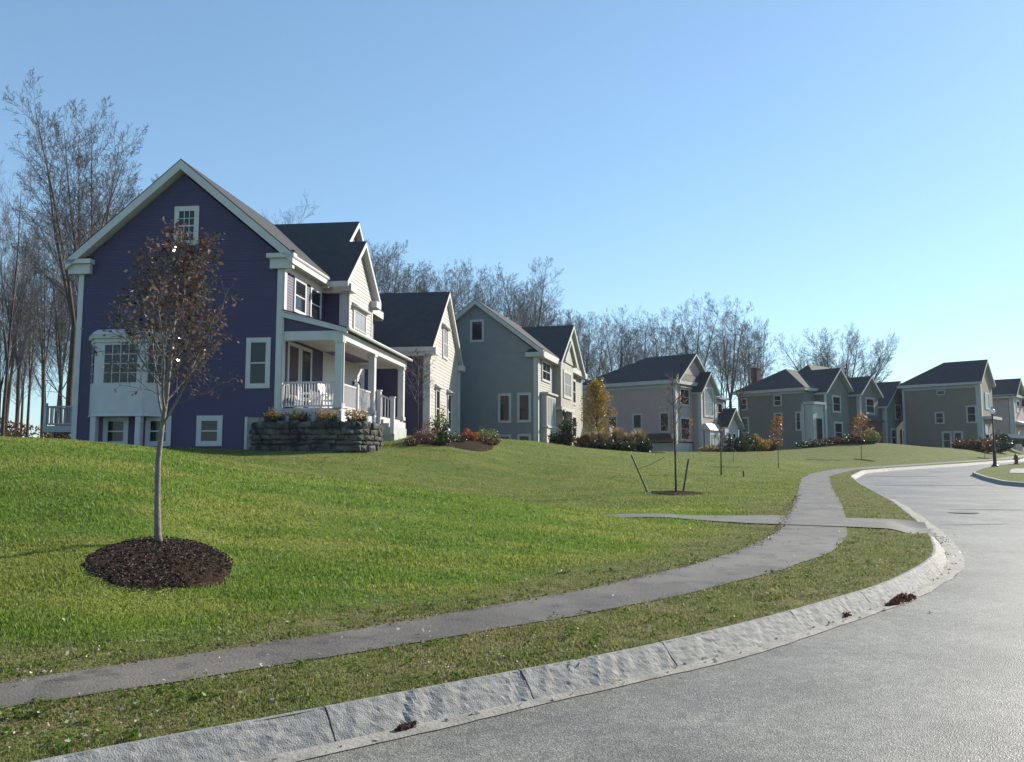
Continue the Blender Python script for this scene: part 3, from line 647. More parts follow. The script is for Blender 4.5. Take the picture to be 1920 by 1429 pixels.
    for y in (5.0,):
        m = MB(); a = Vector((2.45,y,1.28)); b_ = Vector((3.1,y,.98))
        m.hexa([(a.x,y-.04,a.z-.08),(b_.x,y-.04,b_.z-.08),(b_.x,y+.04,b_.z-.08),(a.x,y+.04,a.z-.08),(a.x,y-.04,a.z),(b_.x,y-.04,b_.z),(b_.x,y+.04,b_.z),(a.x,y+.04,a.z)])
        for i in range(5):
            t_ = (i+.5)/5; x = a.x+(b_.x-a.x)*t_; z = a.z-.08+(b_.z-a.z)*t_; m.box(x-.02, x+.02, y-.02, y+.02, z-.85, z)
        m.build('stair_railing', M['white'], pc)
        for x, z in ((2.5,1.36),(3.12,1.06)):
            m = MB(); m.box(x-.09, x+.09, y-.09, y+.09, z-1.6, z); m.box(x-.12, x+.12, y-.12, y+.12, z, z+.05); m.build('newel_post', M['white'], pc)
    lan = MB(); lan.box(.05,.1,8.9,9.1,1.75,2.2); lan.tube([(.1,9.0,2.1),(.24,9.0,2.25),(.32,9.0,2.12)], .025); lan.lathe([(.06,0),(.15,.05),(.16,.4),(.03,.58)], (.32,9.0,1.6), 8)
    lan.build('wall_lantern', M['metal'], h)
    # deck at the back left
    dk = empty('deck', (0,0,0)); dk.parent = h
    y0, y1 = 5.2, 8.5; x0, x1 = -13.6, -W
    m = MB(); m.box(x0, x1, y0, y1, -.38, -.08); m.build('deck_floor', M['trimdull'], dk)
    railing(dk, MS(y0), x0+.1, x1, -.08, .85, -.06, .17, 'cream'); railing(dk, lambda s,z,d: (x0+.06+d,s,z), y0, y1, -.08, .85, 0, .17, 'cream')
    m = MB(); m.box(x0, x0+.12, y0, y0+.12, -.08, .98); m.build('newel_post', M['white'], dk)
    for x in (x0+.3, x1-2):
        m = MB(); m.box(x, x+.12, y0+.2, y0+.32, -2, -.38); m.build('deck_post', M['deckwood'], dk)
    return h
house_one()

# ------------------------------------------------------------------ house 2 : grey house
def house_two():
    h = empty('grey_house', (1.646, 55, 2.965), -R(15.6), 'tall grey gabled house with off-white trim, second from the left', 'house')
    W = 8.36; ze = 5.85; pk = 9.2; zb = -2; Ln = 15; S0, F0 = MS(0), MF(0)
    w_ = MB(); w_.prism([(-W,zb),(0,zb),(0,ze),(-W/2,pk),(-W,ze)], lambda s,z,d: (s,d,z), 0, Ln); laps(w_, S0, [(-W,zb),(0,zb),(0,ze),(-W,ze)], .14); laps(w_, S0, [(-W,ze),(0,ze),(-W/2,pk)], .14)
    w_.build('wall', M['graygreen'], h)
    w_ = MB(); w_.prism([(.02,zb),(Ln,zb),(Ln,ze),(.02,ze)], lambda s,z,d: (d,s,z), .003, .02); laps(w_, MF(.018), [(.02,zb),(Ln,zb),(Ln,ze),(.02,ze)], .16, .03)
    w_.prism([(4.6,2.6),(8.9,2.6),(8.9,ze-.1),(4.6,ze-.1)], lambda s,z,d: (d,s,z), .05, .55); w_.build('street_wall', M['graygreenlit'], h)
    top, tr = MB(), MB()
    gable_y(top, tr, -.32, Ln+.3, -W/2, W/2+.45, 6.0, 9.55, .36)
    gable_x(top, tr, -W/2, .7, 8.7, 4.55, 9.0-4.55*.72, 9.0, .28)
    top.build('roof', M['shingle'], h); 
    gable_x(MB(), tr, .5, .8, 7.2, 2.1, 7.6-2.1*.75, 7.6, .2)
    tr.build('rake_boards', M['trimdull'], h)
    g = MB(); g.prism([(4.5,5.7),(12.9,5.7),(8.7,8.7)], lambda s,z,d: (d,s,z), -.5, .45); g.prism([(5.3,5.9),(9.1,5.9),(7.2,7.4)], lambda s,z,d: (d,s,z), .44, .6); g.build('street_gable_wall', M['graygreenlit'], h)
    t = MB(); t.mbox(S0, -.25, .02, zb, ze, -.03, .05); t.mbox(F0, -.05, .28, zb, ze, -.02, .06); t.mbox(F0, .0, Ln, 5.5, 5.9, .05, .5)
    t.mbox(S0, -.75, .5, 5.55, 5.85, -.02, .28); t.mbox(S0, -W-.5, -W+.6, 5.55, 5.85, -.02, .28)
    t.mbox(F0, 4.5, 9.0, 2.4, 2.62, .05, .62); t.mbox(F0, Ln-.3, Ln, zb, ze, .02, .06); t.each('trim_board', M['trimdull'], h)
    m = MB(); m.hexa([(-.78,-.3,5.86),(.5,-.3,5.86),(.5,0,5.86),(-.78,0,5.86),(-.6,-.1,5.95),(.4,-.1,5.95),(.4,0,6.1),(-.6,0,6.1)]); m.build('return_roof', M['shingle'], h)
    window(h, S0, -4.6, -3.62, 6.68, 8.19, .15, 'trimdull', rows=1)
    window(h, S0, -2.65, -1.75, 1.29, 3.22, .16, 'trimdull', rows=1); window(h, S0, -1.35, -.42, 1.31, 3.24, .16, 'trimdull', rows=1)
    window(h, S0, -2.65, -1.75, -.7, .55, .16, 'trimdull'); window(h, S0, -1.35, -.42, -.7, .57, .16, 'trimdull')
    # lower bay
    b = MB(); b.box(.05, .45, .7, 3.4, -1.4, 3.2); b.box(.05, .6, .55, 3.55, 3.2, 3.32); b.box(.05,.55,.6,3.5,1.0,1.1); bay = b.build('bay_window', M['cream'], h)
    m = MB(); m.mbox(MF(.45), .95, 3.15, 1.2, 3.0, .004, .02); m.build('pane', M['glasslight'], bay)
    m = MB(); m.mbox(MF(.45), 2.0, 2.08, 1.2, 3.0, .018, .04); m.build('sash_bars', M['trimdull'], bay)
    window(h, F0, .95, 3.4, 4.1, 5.5, .15, 'trimdull', cols=2, rows=2, d=.05)
    window(h, MF(.55), 5.3, 8.0, 3.3, 5.3, .2, 'trimdull', 'glasslight', rows=2, d=.01)
    window(h, F0, 10.0, 12.2, 3.2, 5.2, .18, 'trimdull', rows=2, d=.05)
    window(h, F0, 10.2, 12.4, .6, 2.4, .18, 'trimdull', rows=2, d=.05)
    d = MB(); d.mbox(F0, 6.3, 7.6, -.3, 2.1, .05, .1); d = d.build('door', M['glassred'], h)
    t = MB(); 
    for y in (5.0, 8.3): t.box(.05, .6, y-.14, y+.14, -1.2, 2.4)
    t.each('entry_pilaster', M['cream'], h)
    lan = MB(); lan.lathe([(.05,0),(.12,.05),(.13,.35),(.03,.5)], (.75,4.7,1.9), 8); lan.box(.5,.8,4.66,4.74,2.35,2.4); lan.build('wall_lantern', M['metal'], h)
    return h
house_two()

# ------------------------------------------------------------------ house 3 : taupe house
def house_three():
    h = empty('taupe_house', (14.391, 75, 2.763), -R(38), 'taupe brown house with dark hipped roof behind the staked young tree', 'house')
    S0, F0 = MS(0), MF(0); W = 10; ze = 6.05; zb = -2.5
    w_ = MB(); w_.box(-W, 0, 0, 7.0, zb+3.3, ze); w_.box(0, .8, 3.4, 6.6, zb, 5.4)
    w_.prism([(.4,ze),(6.8,ze),(3.6,8.45)], lambda s,z,d: (d,s,z), -.6, 0); w_.prism([(3.4,5.4),(6.6,5.4),(5.0,7.0)], lambda s,z,d: (d,s,z), 0, .8); w_.build('wall', M['pinkbrown'], h)
    t = MB(); t.box(-W+.4, -.1, .15, 6.8, zb, zb+3.2); t.build('lower_wall', M['trimdull'], h)
    t = MB(); t.box(-6.8, 0.05, -.9, .0, 1.02, 1.5); t.build('deck_band', M['metal'], h)
    top, tr = MB(), MB()
    hip(top, tr, -W-.35, .35, -.4, 7.4, 6.25, 8.93, -4.7, 3.6, -1.0, 3.6, .34)
    gable_x(top, tr, -4, .4, 3.6, 3.5, 6.22, 8.93, .2); gable_x(top, tr, -3, 1.15, 5.0, 1.95, 5.35, 7.3, .2)
    top.build('roof', M['shingle'], h); tr.build('rake_boards', M['trimdull'], h)
    t = MB(); t.mbox(S0, -.3, .02, zb, ze-.1, -.02, .05); t.mbox(F0, -.05, .3, zb, ze-.1, -.02, .05); t.mbox(MF(.8), 3.35, 3.65, zb, 5.3, -.3, .05); t.mbox(MF(.8), 6.3, 6.65, zb, 5.3, -.02, .05)
    t.mbox(S0, -W, 0, 5.6, 5.95, 0, .06); t.each('trim_board', M['trimdull'], h)
    window(h, S0, -4.35, -3.3, 1.95, 3.4, .16, 'trimdull', rows=1); window(h, S0, -1.6, -.58, 1.6, 3.45, .15, 'trimdull', rows=1); window(h, S0, -7.0, -5.9, 1.4, 3.3, .15, 'trimdull', rows=1)
    window(h, F0, .8, 2.7, 4.0, 5.6, .16, 'trimdull', hood=True); window(h, F0, .8, 2.7, .9, 3.0, .16, 'trimdull')
    window(h, MF(.8), 4.0, 6.0, 3.1, 5.9, .2, 'trimdull', 'glasslight', rows=2)
    b = MB(); b.box(.85, 1.4, 3.9, 6.1, -1.2, 1.9); b.hexa([(.85,3.7,1.9),(1.55,3.7,1.9),(1.55,6.3,1.9),(.85,6.3,1.9),(.85,3.7,2.5),(1.1,3.7,2.5),(1.1,6.3,2.5),(.85,6.3,2.5)]); b = b.build('bay_window', M['white'], h)
    for a in (4.1, 4.8, 5.5):
        m = MB(); m.mbox(MF(1.4), a, a+.45, -.6, 1.5, .004, .02); m.build('pane', M['glasslight'], b)
    # far bump, entry and garage wing
    w_ = MB(); w_.box(-4, .7, 6.7, 8.7, zb, 4.9); w_.build('far_wall', M['pinkbrown'], h)
    t = MB(); t.box(-.5, 1.1, 6.8, 9.0, 4.9, 5.1); t.box(.7, 1.3, 6.75, 8.8, 1.9, 2.15); t.each('cornice', M['white'], h)
    window(h, MF(.7), 7.0, 8.2, 2.7, 4.6, .16, 'trimdull')
    gx, g0, g1 = 1.5, 4.6+5.6, 10.2+5.8; g0, g1 = 6.9, 10.0; gc = (g0+g1)/2
    w_ = MB(); w_.prism([(g0,zb),(g1,zb),(g1,2.3),(gc,3.7),(g0,2.3)], lambda s,z,d: (d,s,z), -3, gx); w_.build('garage_wall', M['trimdull'], h)
    top, tr = MB(), MB(); gable_x(top, tr, -3, gx+.5, gc, 1.9, 2.3, 4.1, .2); top.build('garage_roof', M['shingle'], h); tr.build('garage_rake_boards', M['trimdull'], h)
    for a in (g0+.5, g0+1.6): window(h, MF(gx), a, a+.8, -1.0, 1.8, .12, 'white')
    return h
house_three()

# ------------------------------------------------------------------ house 4 : olive grey house with chimney
def house_four():
    h = empty('olive_grey_house', (29.125, 85, 2.918), -R(48), 'olive grey house with a row of gables and a brick chimney at left', 'house')
    S0, F0 = MS(0), MF(0); W = 7.55; ze = 6.1; zb = -3
    w_ = MB(); w_.box(-W, 0, 0, 14, zb, ze); w_.prism([(2.3,zb),(7.7,zb),(7.7,5.9),(5.0,8.2),(2.3,5.9)], lambda s,z,d: (d,s,z), -2, 1)
    w_.prism([(7.71,zb),(11.9,zb),(11.9,5.9),(9.8,7.6),(7.71,5.9)], lambda s,z,d: (d,s,z), -2, 2.0)
    w_.build('wall', M['olivegray'], h)
    w_ = MB(); w_.prism([(14.6,zb),(20.9,zb),(20.9,5.1),(17.7,7.5),(14.6,5.1)], lambda s,z,d: (d,s,z), -4, 1.5); w_.build('garage_wall', M['greenblue'], h)
    top, tr = MB(), MB(); 
    hip(top, tr, -W-.4, .4, -.4, 14.4, 6.3, 8.7, -3.7, 3.1, -3.7, 10.5, .3)
    hip(top, tr, -W+1.5, .2, 3.5, 14, 6.35, 9.4, -3.0, 6.6, -3.0, 10.9, .3)
    gable_x(top, tr, -4, 1.5, 5.0, 3.1, 5.9, 8.55, .25); gable_x(top, tr, -3, 2.45, 9.8, 2.5, 5.95, 7.95, .25); gable_x(top, tr, -4, 2.0, 17.7, 3.6, 5.0, 7.95, .25)
    top.build('roof', M['shingle'], h); tr.build('rake_boards', M['trimdull'], h)
    b = MB(); b.box(.0, .9, .1, 2.3, zb, 4.6); b.box(-.05,1.1,-.05,2.4,4.6,4.85); bay = b.build('entry_bay', M['trimdull'], h)
    m = MB(); m.mbox(MF(.9), .7, 1.8, .8, 3.2, .004, .02); m.build('pane', M['glass'], bay)
    t = MB(); t.mbox(S0, -W, -W+.2, zb, ze-.1, -.02, .05); t.mbox(S0, -W, 0, 5.75, 6.05, 0, .05); t.mbox(MF(1), 2.25, 2.6, zb, 5.8, -.05, .05); t.mbox(MF(2), 7.66, 8.05, zb, 5.8, -.3, .05); t.mbox(MF(1.5), 14.55, 14.95, zb, 5, -.3, .05); t.mbox(MF(1.5), 20.5, 20.95, zb, 5, -.02, .05)
    t.mbox(S0, -.3, .02, zb, 4.6, -.02, .05); t.each('trim_board', M['trimdull'], h)
    for a0, a1, z0, z1 in ((-3.35,-2.4,4.55,6.0-.28),(-7.25,-6.4,4.3,5.6),(-7.25,-6.3,1.9,3.6),(-3.35,-2.4,2.1,3.9),(-.95,.0-.3,2.0,3.9)):
        window(h, S0, a0, a1, z0, z1, .14, 'trimdull')
    window(h, S0, -5.2, -4.1, -.6, .9, .2, 'trimdull')
    for Mx, a0, a1, z0, z1 in ((MF(1),3.8,5.6,3.9,5.7),(MF(1),4.0,5.8,.8,3.0),(MF(2),9.0,11.0,3.9,5.7),(MF(1.5),17.0,18.6,3.6,5.4),(MF(1.5),15.8,17.2,.6,2.6),(MF(1.5),18.6,20.0,.6,2.6)):
        window(h, Mx, a0, a1, z0, z1, .2, 'trimdull')
    b = MB(); b.box(2.0, 2.6, 8.1, 11.4, zb, 3.1); b.build('brick_bay', M['brick'], h)
    b = MB(); b.hexa([(2.0,7.9,3.1),(2.9,7.9,3.1),(2.9,11.6,3.1),(2.0,11.6,3.1),(2.0,7.9,3.7),(2.2,7.9,3.7),(2.2,11.6,3.7),(2.0,11.6,3.7)]); b.build('bay_roof', M['shingle'], h)
    for x, y, z1, nm in ((-7.0,2.6,8.9,0),(-1.5,20.3,7.9,1)):
        c = MB(); c.box(x-.36, x+.36, y-.3, y+.4, 4 if nm==0 else 3, z1); c.box(x-.42, x+.42, y-.36, y+.46, z1, z1+.12); c = c.build('chimney', M['brick'], h)
        p = MB(); p.lathe([(.16,0),(.16,.25),(.3,.27),(.02,.42)], (x,y,z1+.12), 8); p.build('chimney_cap', M['trimdull'], c)
    return h
house_four()

# ------------------------------------------------------------------ house 5 : brown house
def house_five():
    h = empty('brown_house', (50.553*.97, 92*.97, 1.6+(3.026-1.6)*.97), -R(42), 'wide plain brown house with dark roof standing behind the street lamp', 'house')
    S0, F0 = MS(0), MF(0); W = 7.7; ze = 7.05; zb = -3; k = 1
    w_ = MB(); w_.prism([(-W,zb),(.1,zb),(.1,ze),(-W,ze)], lambda s,z,d: (s,d,z), 0, 4.9); w_.prism([(0,ze),(4.9,ze),(2.45,9.4)], lambda s,z,d: (d,s,z), -.5, .1); w_.build('wall', M['brownpaint'], h)
    top, tr = MB(), MB(); hip(top, tr, -W-.45, -.8, -.45, 5.35, 7.25, 9.75, -4.0, 2.45, -.85, 2.45, .3); gable_x(top, tr, -4.0, .4, 2.45, 2.9, 7.25, 9.77, .28)
    top.build('roof', M['shingle'], h); tr.build('rake_boards', M['trimdull'], h)
    t = MB(); t.mbox(S0, -W, .1, 6.65, 6.98, 0, .06); t.mbox(S0, -.35, .12, zb, ze-.1, -.02, .05); t.mbox(MF(.1), -.03, .4, zb, ze-.1, -.02, .05); t.mbox(S0, -W-.02, -W+.2, zb, ze-.1, -.02, .05); t.mbox(F0, .3, 4.6, 3.3, 3.6, .1, 1.0); t.each('trim_board', M['trimdull'], h)
    window(h, S0, -4.45, -3.5, 2.9, 4.2, .15, 'trimdull'); window(h, S0, -1.35, -.35, 2.9, 4.75, .15, 'trimdull')
    window(h, S0, -3.85, -2.85, .1, 2.1, .2, 'trimdull'); window(h, S0, -2.75, -1.75, .3, 2.1, .2, 'trimdull'); window(h, S0, -4.15, -3.3, 6.0, 6.55, .1, 'trimdull', rows=1)
    window(h, MF(.1), 1.6, 3.4, 4.4, 6.2, .16, 'trimdull'); window(h, MF(.1), .9, 2.6, .8, 2.8, .16, 'trimdull')
    return h
house_five()
def house_six():
    h = empty('dark_taupe_house', (63.5, 108, 4.2), -R(42), 'dark taupe house cut off by the right edge of the picture', 'house')
    S0, F0 = MS(0), MF(0); W = 9; ze = 6.0; zb = -3
    w_ = MB(); w_.box(-W, 0, 0, 8, zb, ze); w_.prism([(0,zb),(5,zb),(5,5.6),(2.5,8),(0,5.6)], lambda s,z,d: (d,s,z), -.5, .06); w_.build('wall', M['pinkbrown'], h)
    top, tr = MB(), MB(); hip(top, tr, -W-.4, .4, -.4, 8.4, 6.2, 9.3, -5.5, 3.8, -4.0, 3.8, .3); gable_x(top, tr, -4, .6, 2.5, 3.0, 6.0, 8.4, .25); gable_x(top, tr, -4, .8, 8, 3.2, 5.0, 7.8, .25)
    top.build('roof', M['shingle'], h); tr.build('rake_boards', M['trimdull'], h)
    t = MB(); t.mbox(S0, -.4, .02, zb, ze, 0, .06); t.mbox(MF(.06), .05, .4, zb, 5.6, 0, .05); t.each('trim_board', M['trimdull'], h)
    t = MB(); t.hexa([(.07,.6,2.4),(1.4,.6,2.2),(1.4,9,2.2),(.07,9,2.4),(.07,.6,2.9),(1.4,.6,2.4),(1.4,9,2.4),(.07,9,2.9)]); t.build('porch_roof', M['white'], h)
    for y in (.8, 4.5, 8.6):
        t = MB(); t.box(1.1, 1.3, y, y+.2, zb, 2.2); t.build('column', M['trimdull'], h)
    window(h, MF(.06), 1.5, 3.2, 4.0, 5.6, .2, 'white'); window(h, S0, -4, -3, 3.6, 5.2, .15, 'trimdull'); window(h, MF(.06), 1.5, 3.2, -.3, 1.7, .2, 'trimdull')
    return h
house_six()

# ------------------------------------------------------------------ plants
def at(u, v, Y):
    a = (u-960)/1600; b = (714.5-v)/1600; cp, sp = math.cos(PITCH), math.sin(PITCH); d = cp-b*sp
    return Vector((a/d*Y, Y, EYE+(sp+b*cp)/d*Y))
class Branches:
    """grows tapered tubes; thick ones go to the trunk mesh, thin ones to the crown mesh"""
    def __init__(s, seed): s.r = random.Random(seed); s.trunk = MB(); s.crown = MB(); s.tips = []
    def tube(s, pts, r0, r1, n, thick):
        m = s.trunk if thick else s.crown; k = len(pts)
        m.tube(pts, [r0+(r1-r0)*i/(k-1) for i in range(k)], n, cap=False)
    def grow(s, p, d, L, r, lvl, spec):
        R_ = s.r; n = spec['seg'][lvl]; pts = [p.copy()]; dd = d.normalized(); step = L/n
        for i in range(n):
            j = spec['jit'][lvl]
            dd = (dd+Vector((R_.uniform(-j,j),R_.uniform(-j,j),R_.uniform(-j,j)+spec['up'][lvl]))).normalized()
            pts.append(pts[-1]+dd*step)
        r1 = max(r*spec['tap'][lvl], spec['rmin'])
        s.tube(pts, r, r1, (7,5,4,3,3)[min(lvl,4)], lvl <= spec.get('trunklvl',0))
        last = lvl == len(spec['n'])
        if last: s.tips += pts[1:]; return
        k = spec['n'][lvl]; t0 = spec['start'][lvl]
        for i in range(k):
            t = t0+(1-t0)*((i+R_.random()*.9)/k); t = min(t, .995)
            x = t*n; a = int(x); q = pts[a].lerp(pts[a+1], x-a); ax = (pts[a+1]-pts[a]).normalized()
            phi = i*2.4+R_.uniform(-.6,.6); ang = math.radians(R_.uniform(*spec['ang'][lvl]))
            u = ax.orthogonal().normalized(); w_ = ax.cross(u)
            nd = ax*math.cos(ang)+(u*math.cos(phi)+w_*math.sin(phi))*math.sin(ang)
            ln = L*spec['len'][lvl]*(1-spec['fall'][lvl]*(t-t0)/(1-t0+1e-6))*R_.uniform(.75,1.2)
            rr = max((r+(r1-r)*t)*spec['rad'][lvl]*R_.uniform(.8,1.1), spec['rmin'])
            s.grow(q, nd, ln, rr, lvl+1, spec)
def forest_spec(H, **k):
    d = dict(n=[13,6,5,4], seg=[10,6,4,3,2], jit=[.04,.07,.08,.10,.10], up=[.02,.06,.06,.05,.04], tap=[.12,.25,.3,.5,.7], rmin=.0075,
        start=[.34,.2,.1,.05], ang=[(28,52),(25,45),(22,42),(20,40)], len=[.42,.5,.5,.5], fall=[.62,.5,.4,.3], rad=[.48,.55,.5,.5], trunklvl=0, fork_h=.36)
    d.update(k); return d
def tree_meshes(seed, H, r, spec, lean=.03, forks=0):
    b = Branches(seed); rr = b.r
    if forks:
        h0 = H*spec.get('fork_h', .2); top = Vector((rr.uniform(-.2,.2), rr.uniform(-.2,.2), h0))
        b.tube([Vector((0,0,-.4)), Vector((0,0,h0*.5)), top], r, r*.8, 8, True)
        for i in range(forks):
            a = 2*math.pi*i/forks+rr.uniform(-.3,.3); t = rr.uniform(*spec.get('splay',(.12,.34)))
            b.grow(top, Vector((math.cos(a)*t, math.sin(a)*t, 1)), (H-h0)*rr.uniform(.85,1), r*.55, 0, spec)
    else: b.grow(Vector((0,0,-.4)), Vector((rr.uniform(-lean,lean), rr.uniform(-lean,lean), 1)), H, r, 0, spec)
    return b
def tree_object(name, b, mats, label, cat='tree', group=None, crown='crown'):
    o = empty(name, (0,0,0), 0, label, cat, group)
    b.trunk.build('trunk', mats[0], o, smooth=True, recalc=False); b.crown.build(crown, mats[1], o, recalc=False)
    return o
def leaves(pts, n, size, spread, rnd, flat=0.0, drop=0.0):
    """n small folded leaves scattered near given points"""
    P = np.array([tuple(p) for p in pts]); i = rnd.integers(0, len(P), n); c = P[i]+rnd.normal(0, spread, (n,3)); c[:,2] -= rnd.random(n)*drop
    a = rnd.normal(0,1,(n,3)); a[:,2] *= (1-flat); a /= np.linalg.norm(a,axis=1)[:,None]
    b = rnd.normal(0,1,(n,3)); b[:,2] *= (1-flat); b -= a*(a*b).sum(1)[:,None]; b /= np.linalg.norm(b,axis=1)[:,None]
    s = (size*rnd.uniform(.6,1.25,n))[:,None]; nn = np.cross(a,b)
    v = np.stack([c-a*s, c-b*s*.55+nn*s*.15, c+a*s, c+b*s*.55+nn*s*.15],1)
    return v.reshape(-1,3)
def quads(name, v, m, parent=None, attrs=None):
    n = len(v)//4; me = bpy.data.meshes.new(name)
    me.vertices.add(len(v)); me.vertices.foreach_set('co', v.astype(np.float32).ravel())
    me.loops.add(len(v)); me.loops.foreach_set('vertex_index', np.arange(len(v), dtype=np.int32))
    me.polygons.add(n); me.polygons.foreach_set('loop_start', np.arange(0,len(v),4,dtype=np.int32)); me.update(calc_edges=True)
    for k_, a_ in (attrs or {}).items():
        at_ = me.attributes.new(k_, 'FLOAT', 'POINT'); at_.data.foreach_set('value', a_.astype(np.float32))
    me.materials.append(m); o = bpy.data.objects.new(name, me); C.objects.link(o)
    if parent: o.parent = parent
    return o
M['leaf_maroon'] = leaf_mat('maroon_leaves', (.03,.014,.015), (.11,.048,.035), .2, .3, (.24,.14,.11))  # brighter third tone puts sun glints into some leaves' colour
M['leaf_maroon'].node_tree.nodes['Principled BSDF'].inputs['Specular IOR Level'].default_value = 1.0
M['leaf_red'] = leaf_mat('red_leaves', (.22,.05,.02), (.40,.13,.05), .4, .4)
M['leaf_orange'] = leaf_mat('orange_leaves', (.30,.10,.02), (.42,.19,.04), .4, .4)
M['leaf_gold'] = leaf_mat('golden_leaves', (.19,.165,.03), (.40,.32,.06), .4, .4, (.40,.22,.05))
M['leaf_green'] = leaf_mat('dark_evergreen', (.018,.035,.012), (.05,.075,.025), .4, .2)
M['leaf_lime'] = leaf_mat('pale_green_leaves', (.12,.16,.05), (.28,.28,.10), .4, .35)
M['leaf_tan'] = leaf_mat('dry_grass_blades', (.16,.12,.06), (.34,.26,.14), .5, .4)
M['leaf_brown'] = leaf_mat('brown_leaves', (.06,.03,.02), (.16,.08,.05), .5, .3)
M['leaf_pink'] = leaf_mat('faded_flowers', (.18,.09,.08), (.34,.2,.16), .5, .35)
M['mum'] = leaf_mat('orange_flowers', (.30,.13,.03), (.50,.26,.07), .5, .35, (.6,.42,.16))
M['litter'] = leaf_mat('pale_litter', (.25,.2,.15), (.62,.58,.5), .5, .2)

# distant bare woods : a few grown trees, copied
protos = []
FK = (0,3,2,4,3,0,3)
for k in range(7):
    H = 20.; sp = forest_spec(H, n=[13+k%3*2,7,5,4], ang=[(28+k,48+k*2),(28,50),(28,52),(30,55)], start=[.12 if FK[k] else .32,.2,.15,.1])
    b = tree_meshes(100+k, H, .21+.02*(k%3), sp, .02, forks=FK[k])
    top_z = max(v[2] for v in b.trunk.v+b.crown.v); protos.append((tree_object('bare_tree', b, [M['bark'], M['twig']], ''), top_z))
used = set()
def bare_tree(u, Y, vtop, k, wide, label, group=None, rot=None, z=None):
    p, top_z = protos[k]; c = p if k not in used else copy_tree(p); used.add(k)
    top = at(u, vtop, Y); x = (u-960)/1600*Y; z = gz(x, Y) if z is None else z; H = top.z-z
    c.location = (x, Y, z-.1); sc_ = H/top_z; c.scale = (sc_*wide, sc_*wide, sc_); c.rotation_euler = (0,0,(u*1.7+Y) if rot is None else rot)
    tag(c, label, 'tree', group); return c
bare_tree(6, 44, 285, 0, .7, 'tall bare tree cut by the left edge of the picture')
bare_tree(128, 49, 172, 1, .9, 'tallest bare tree, left of its pair beside the blue house corner')
bare_tree(152, 52, 190, 3, .8, 'tall bare tree closest to the left wall of the blue house')
bare_tree(52, 46, 500, 2, .7, 'dark trunked bare tree with a broken stub, left of the deck')
bare_tree(262, 62, 310, 4, 1.0, 'bare treetop rising over the left roof slope of the blue house')
bare_tree(515, 74, 338, 5, .8, 'lone thin bare treetop above the right roof slope of the blue house')
bare_tree(985, 88, 476, 2, 1.05, 'large spreading bare tree directly above the grey house roof ridge')
bare_tree(1310, 100, 548, 4, 1.0, 'tall bare tree with heavy limbs right of the taupe house roof peak')
bare_tree(1372, 100, 562, 6, 1.25, 'broad bare tree with forked trunk standing between taupe and olive houses')
bare_tree(1405, 118, 600, 3, 1.0, 'slim bare tree just right of the brick chimney top')
sp = forest_spec(18, n=[13,9,6,4], rmin=.009, splay=(.1,.8), ang=[(20,45),(25,48),(25,48),(28,50)], start=[.15,.15,.1,.1], len=[.45,.45,.45,.5], fall=[.5,.4,.3,.3], fork_h=.18)
b = tree_meshes(77, 18, .42, sp, 0, forks=8); oak = tree_object('bare_tree', b, [M['bark'], M['twig']], 'round crowned bare tree standing alone behind the olive grey house')
x = (1575-960)/1600*135; oak.location = (x, 135, gz(x,135)-.2); H = at(1575, 606, 135).z-oak.location.z; oz = max(v[2] for v in b.crown.v); oak.scale = (H/oz, H/oz, H/oz)
bare_tree(1512, 150, 655, 1, 1.3, 'small faint bare treetop left of the round crowned tree')
rr = random.Random(11)
top_line = [(600,470),(690,428),(740,460),(780,475),(840,468),(880,500),(930,500),(1010,520),(1060,562),(1100,575),(1150,570),(1210,572),(1260,580),(1340,575),(1430,590)]
def vtop(u):
    for (a,va),(b_,vb) in zip(top_line, top_line[1:]):
        if a <= u <= b_: return va+(vb-va)*(u-a)/(b_-a)
    return 600
u = 690
while u < 1425:
    where = ('blue house garage roof' if u < 850 else 'grey house' if u < 1090 else 'gap left of the taupe house' if u < 1180 else 'taupe house roof')
    lab = {'blue house garage roof':'bare woodland tree in the dense row above the blue garage roof','grey house':'bare woodland tree in the row behind the grey house',
           'gap left of the taupe house':'bare woodland tree in the row between grey and taupe houses','taupe house roof':'bare woodland tree in the row behind the taupe house roof'}[where]
    k = rr.randrange(7); Y = rr.uniform(80, 112)
    bare_tree(u+rr.uniform(-7,7), Y, vtop(u)+rr.uniform(-4,34), k, rr.uniform(.7,1.05), lab, 'woodland trees behind the '+where)
    u += 15 if u < 1260 else 27
for i in range(25):     # thinner, farther trees seen between the trunks at the left, and behind the blue roof
    u = rr.uniform(-30, 175) if i < 18 else rr.uniform(200, 340)
    bare_tree(u, rr.uniform(55, 95), rr.uniform(330, 640) if i < 18 else rr.uniform(345,400), rr.randrange(7), rr.uniform(.5,.9),
              'slender bare tree in the woods left of the blue house' if i < 18 else 'bare twiggy treetop just above the left roof slope of the blue house',
              'thin woodland trees at the left' if i < 18 else 'treetops over the left roof slope')

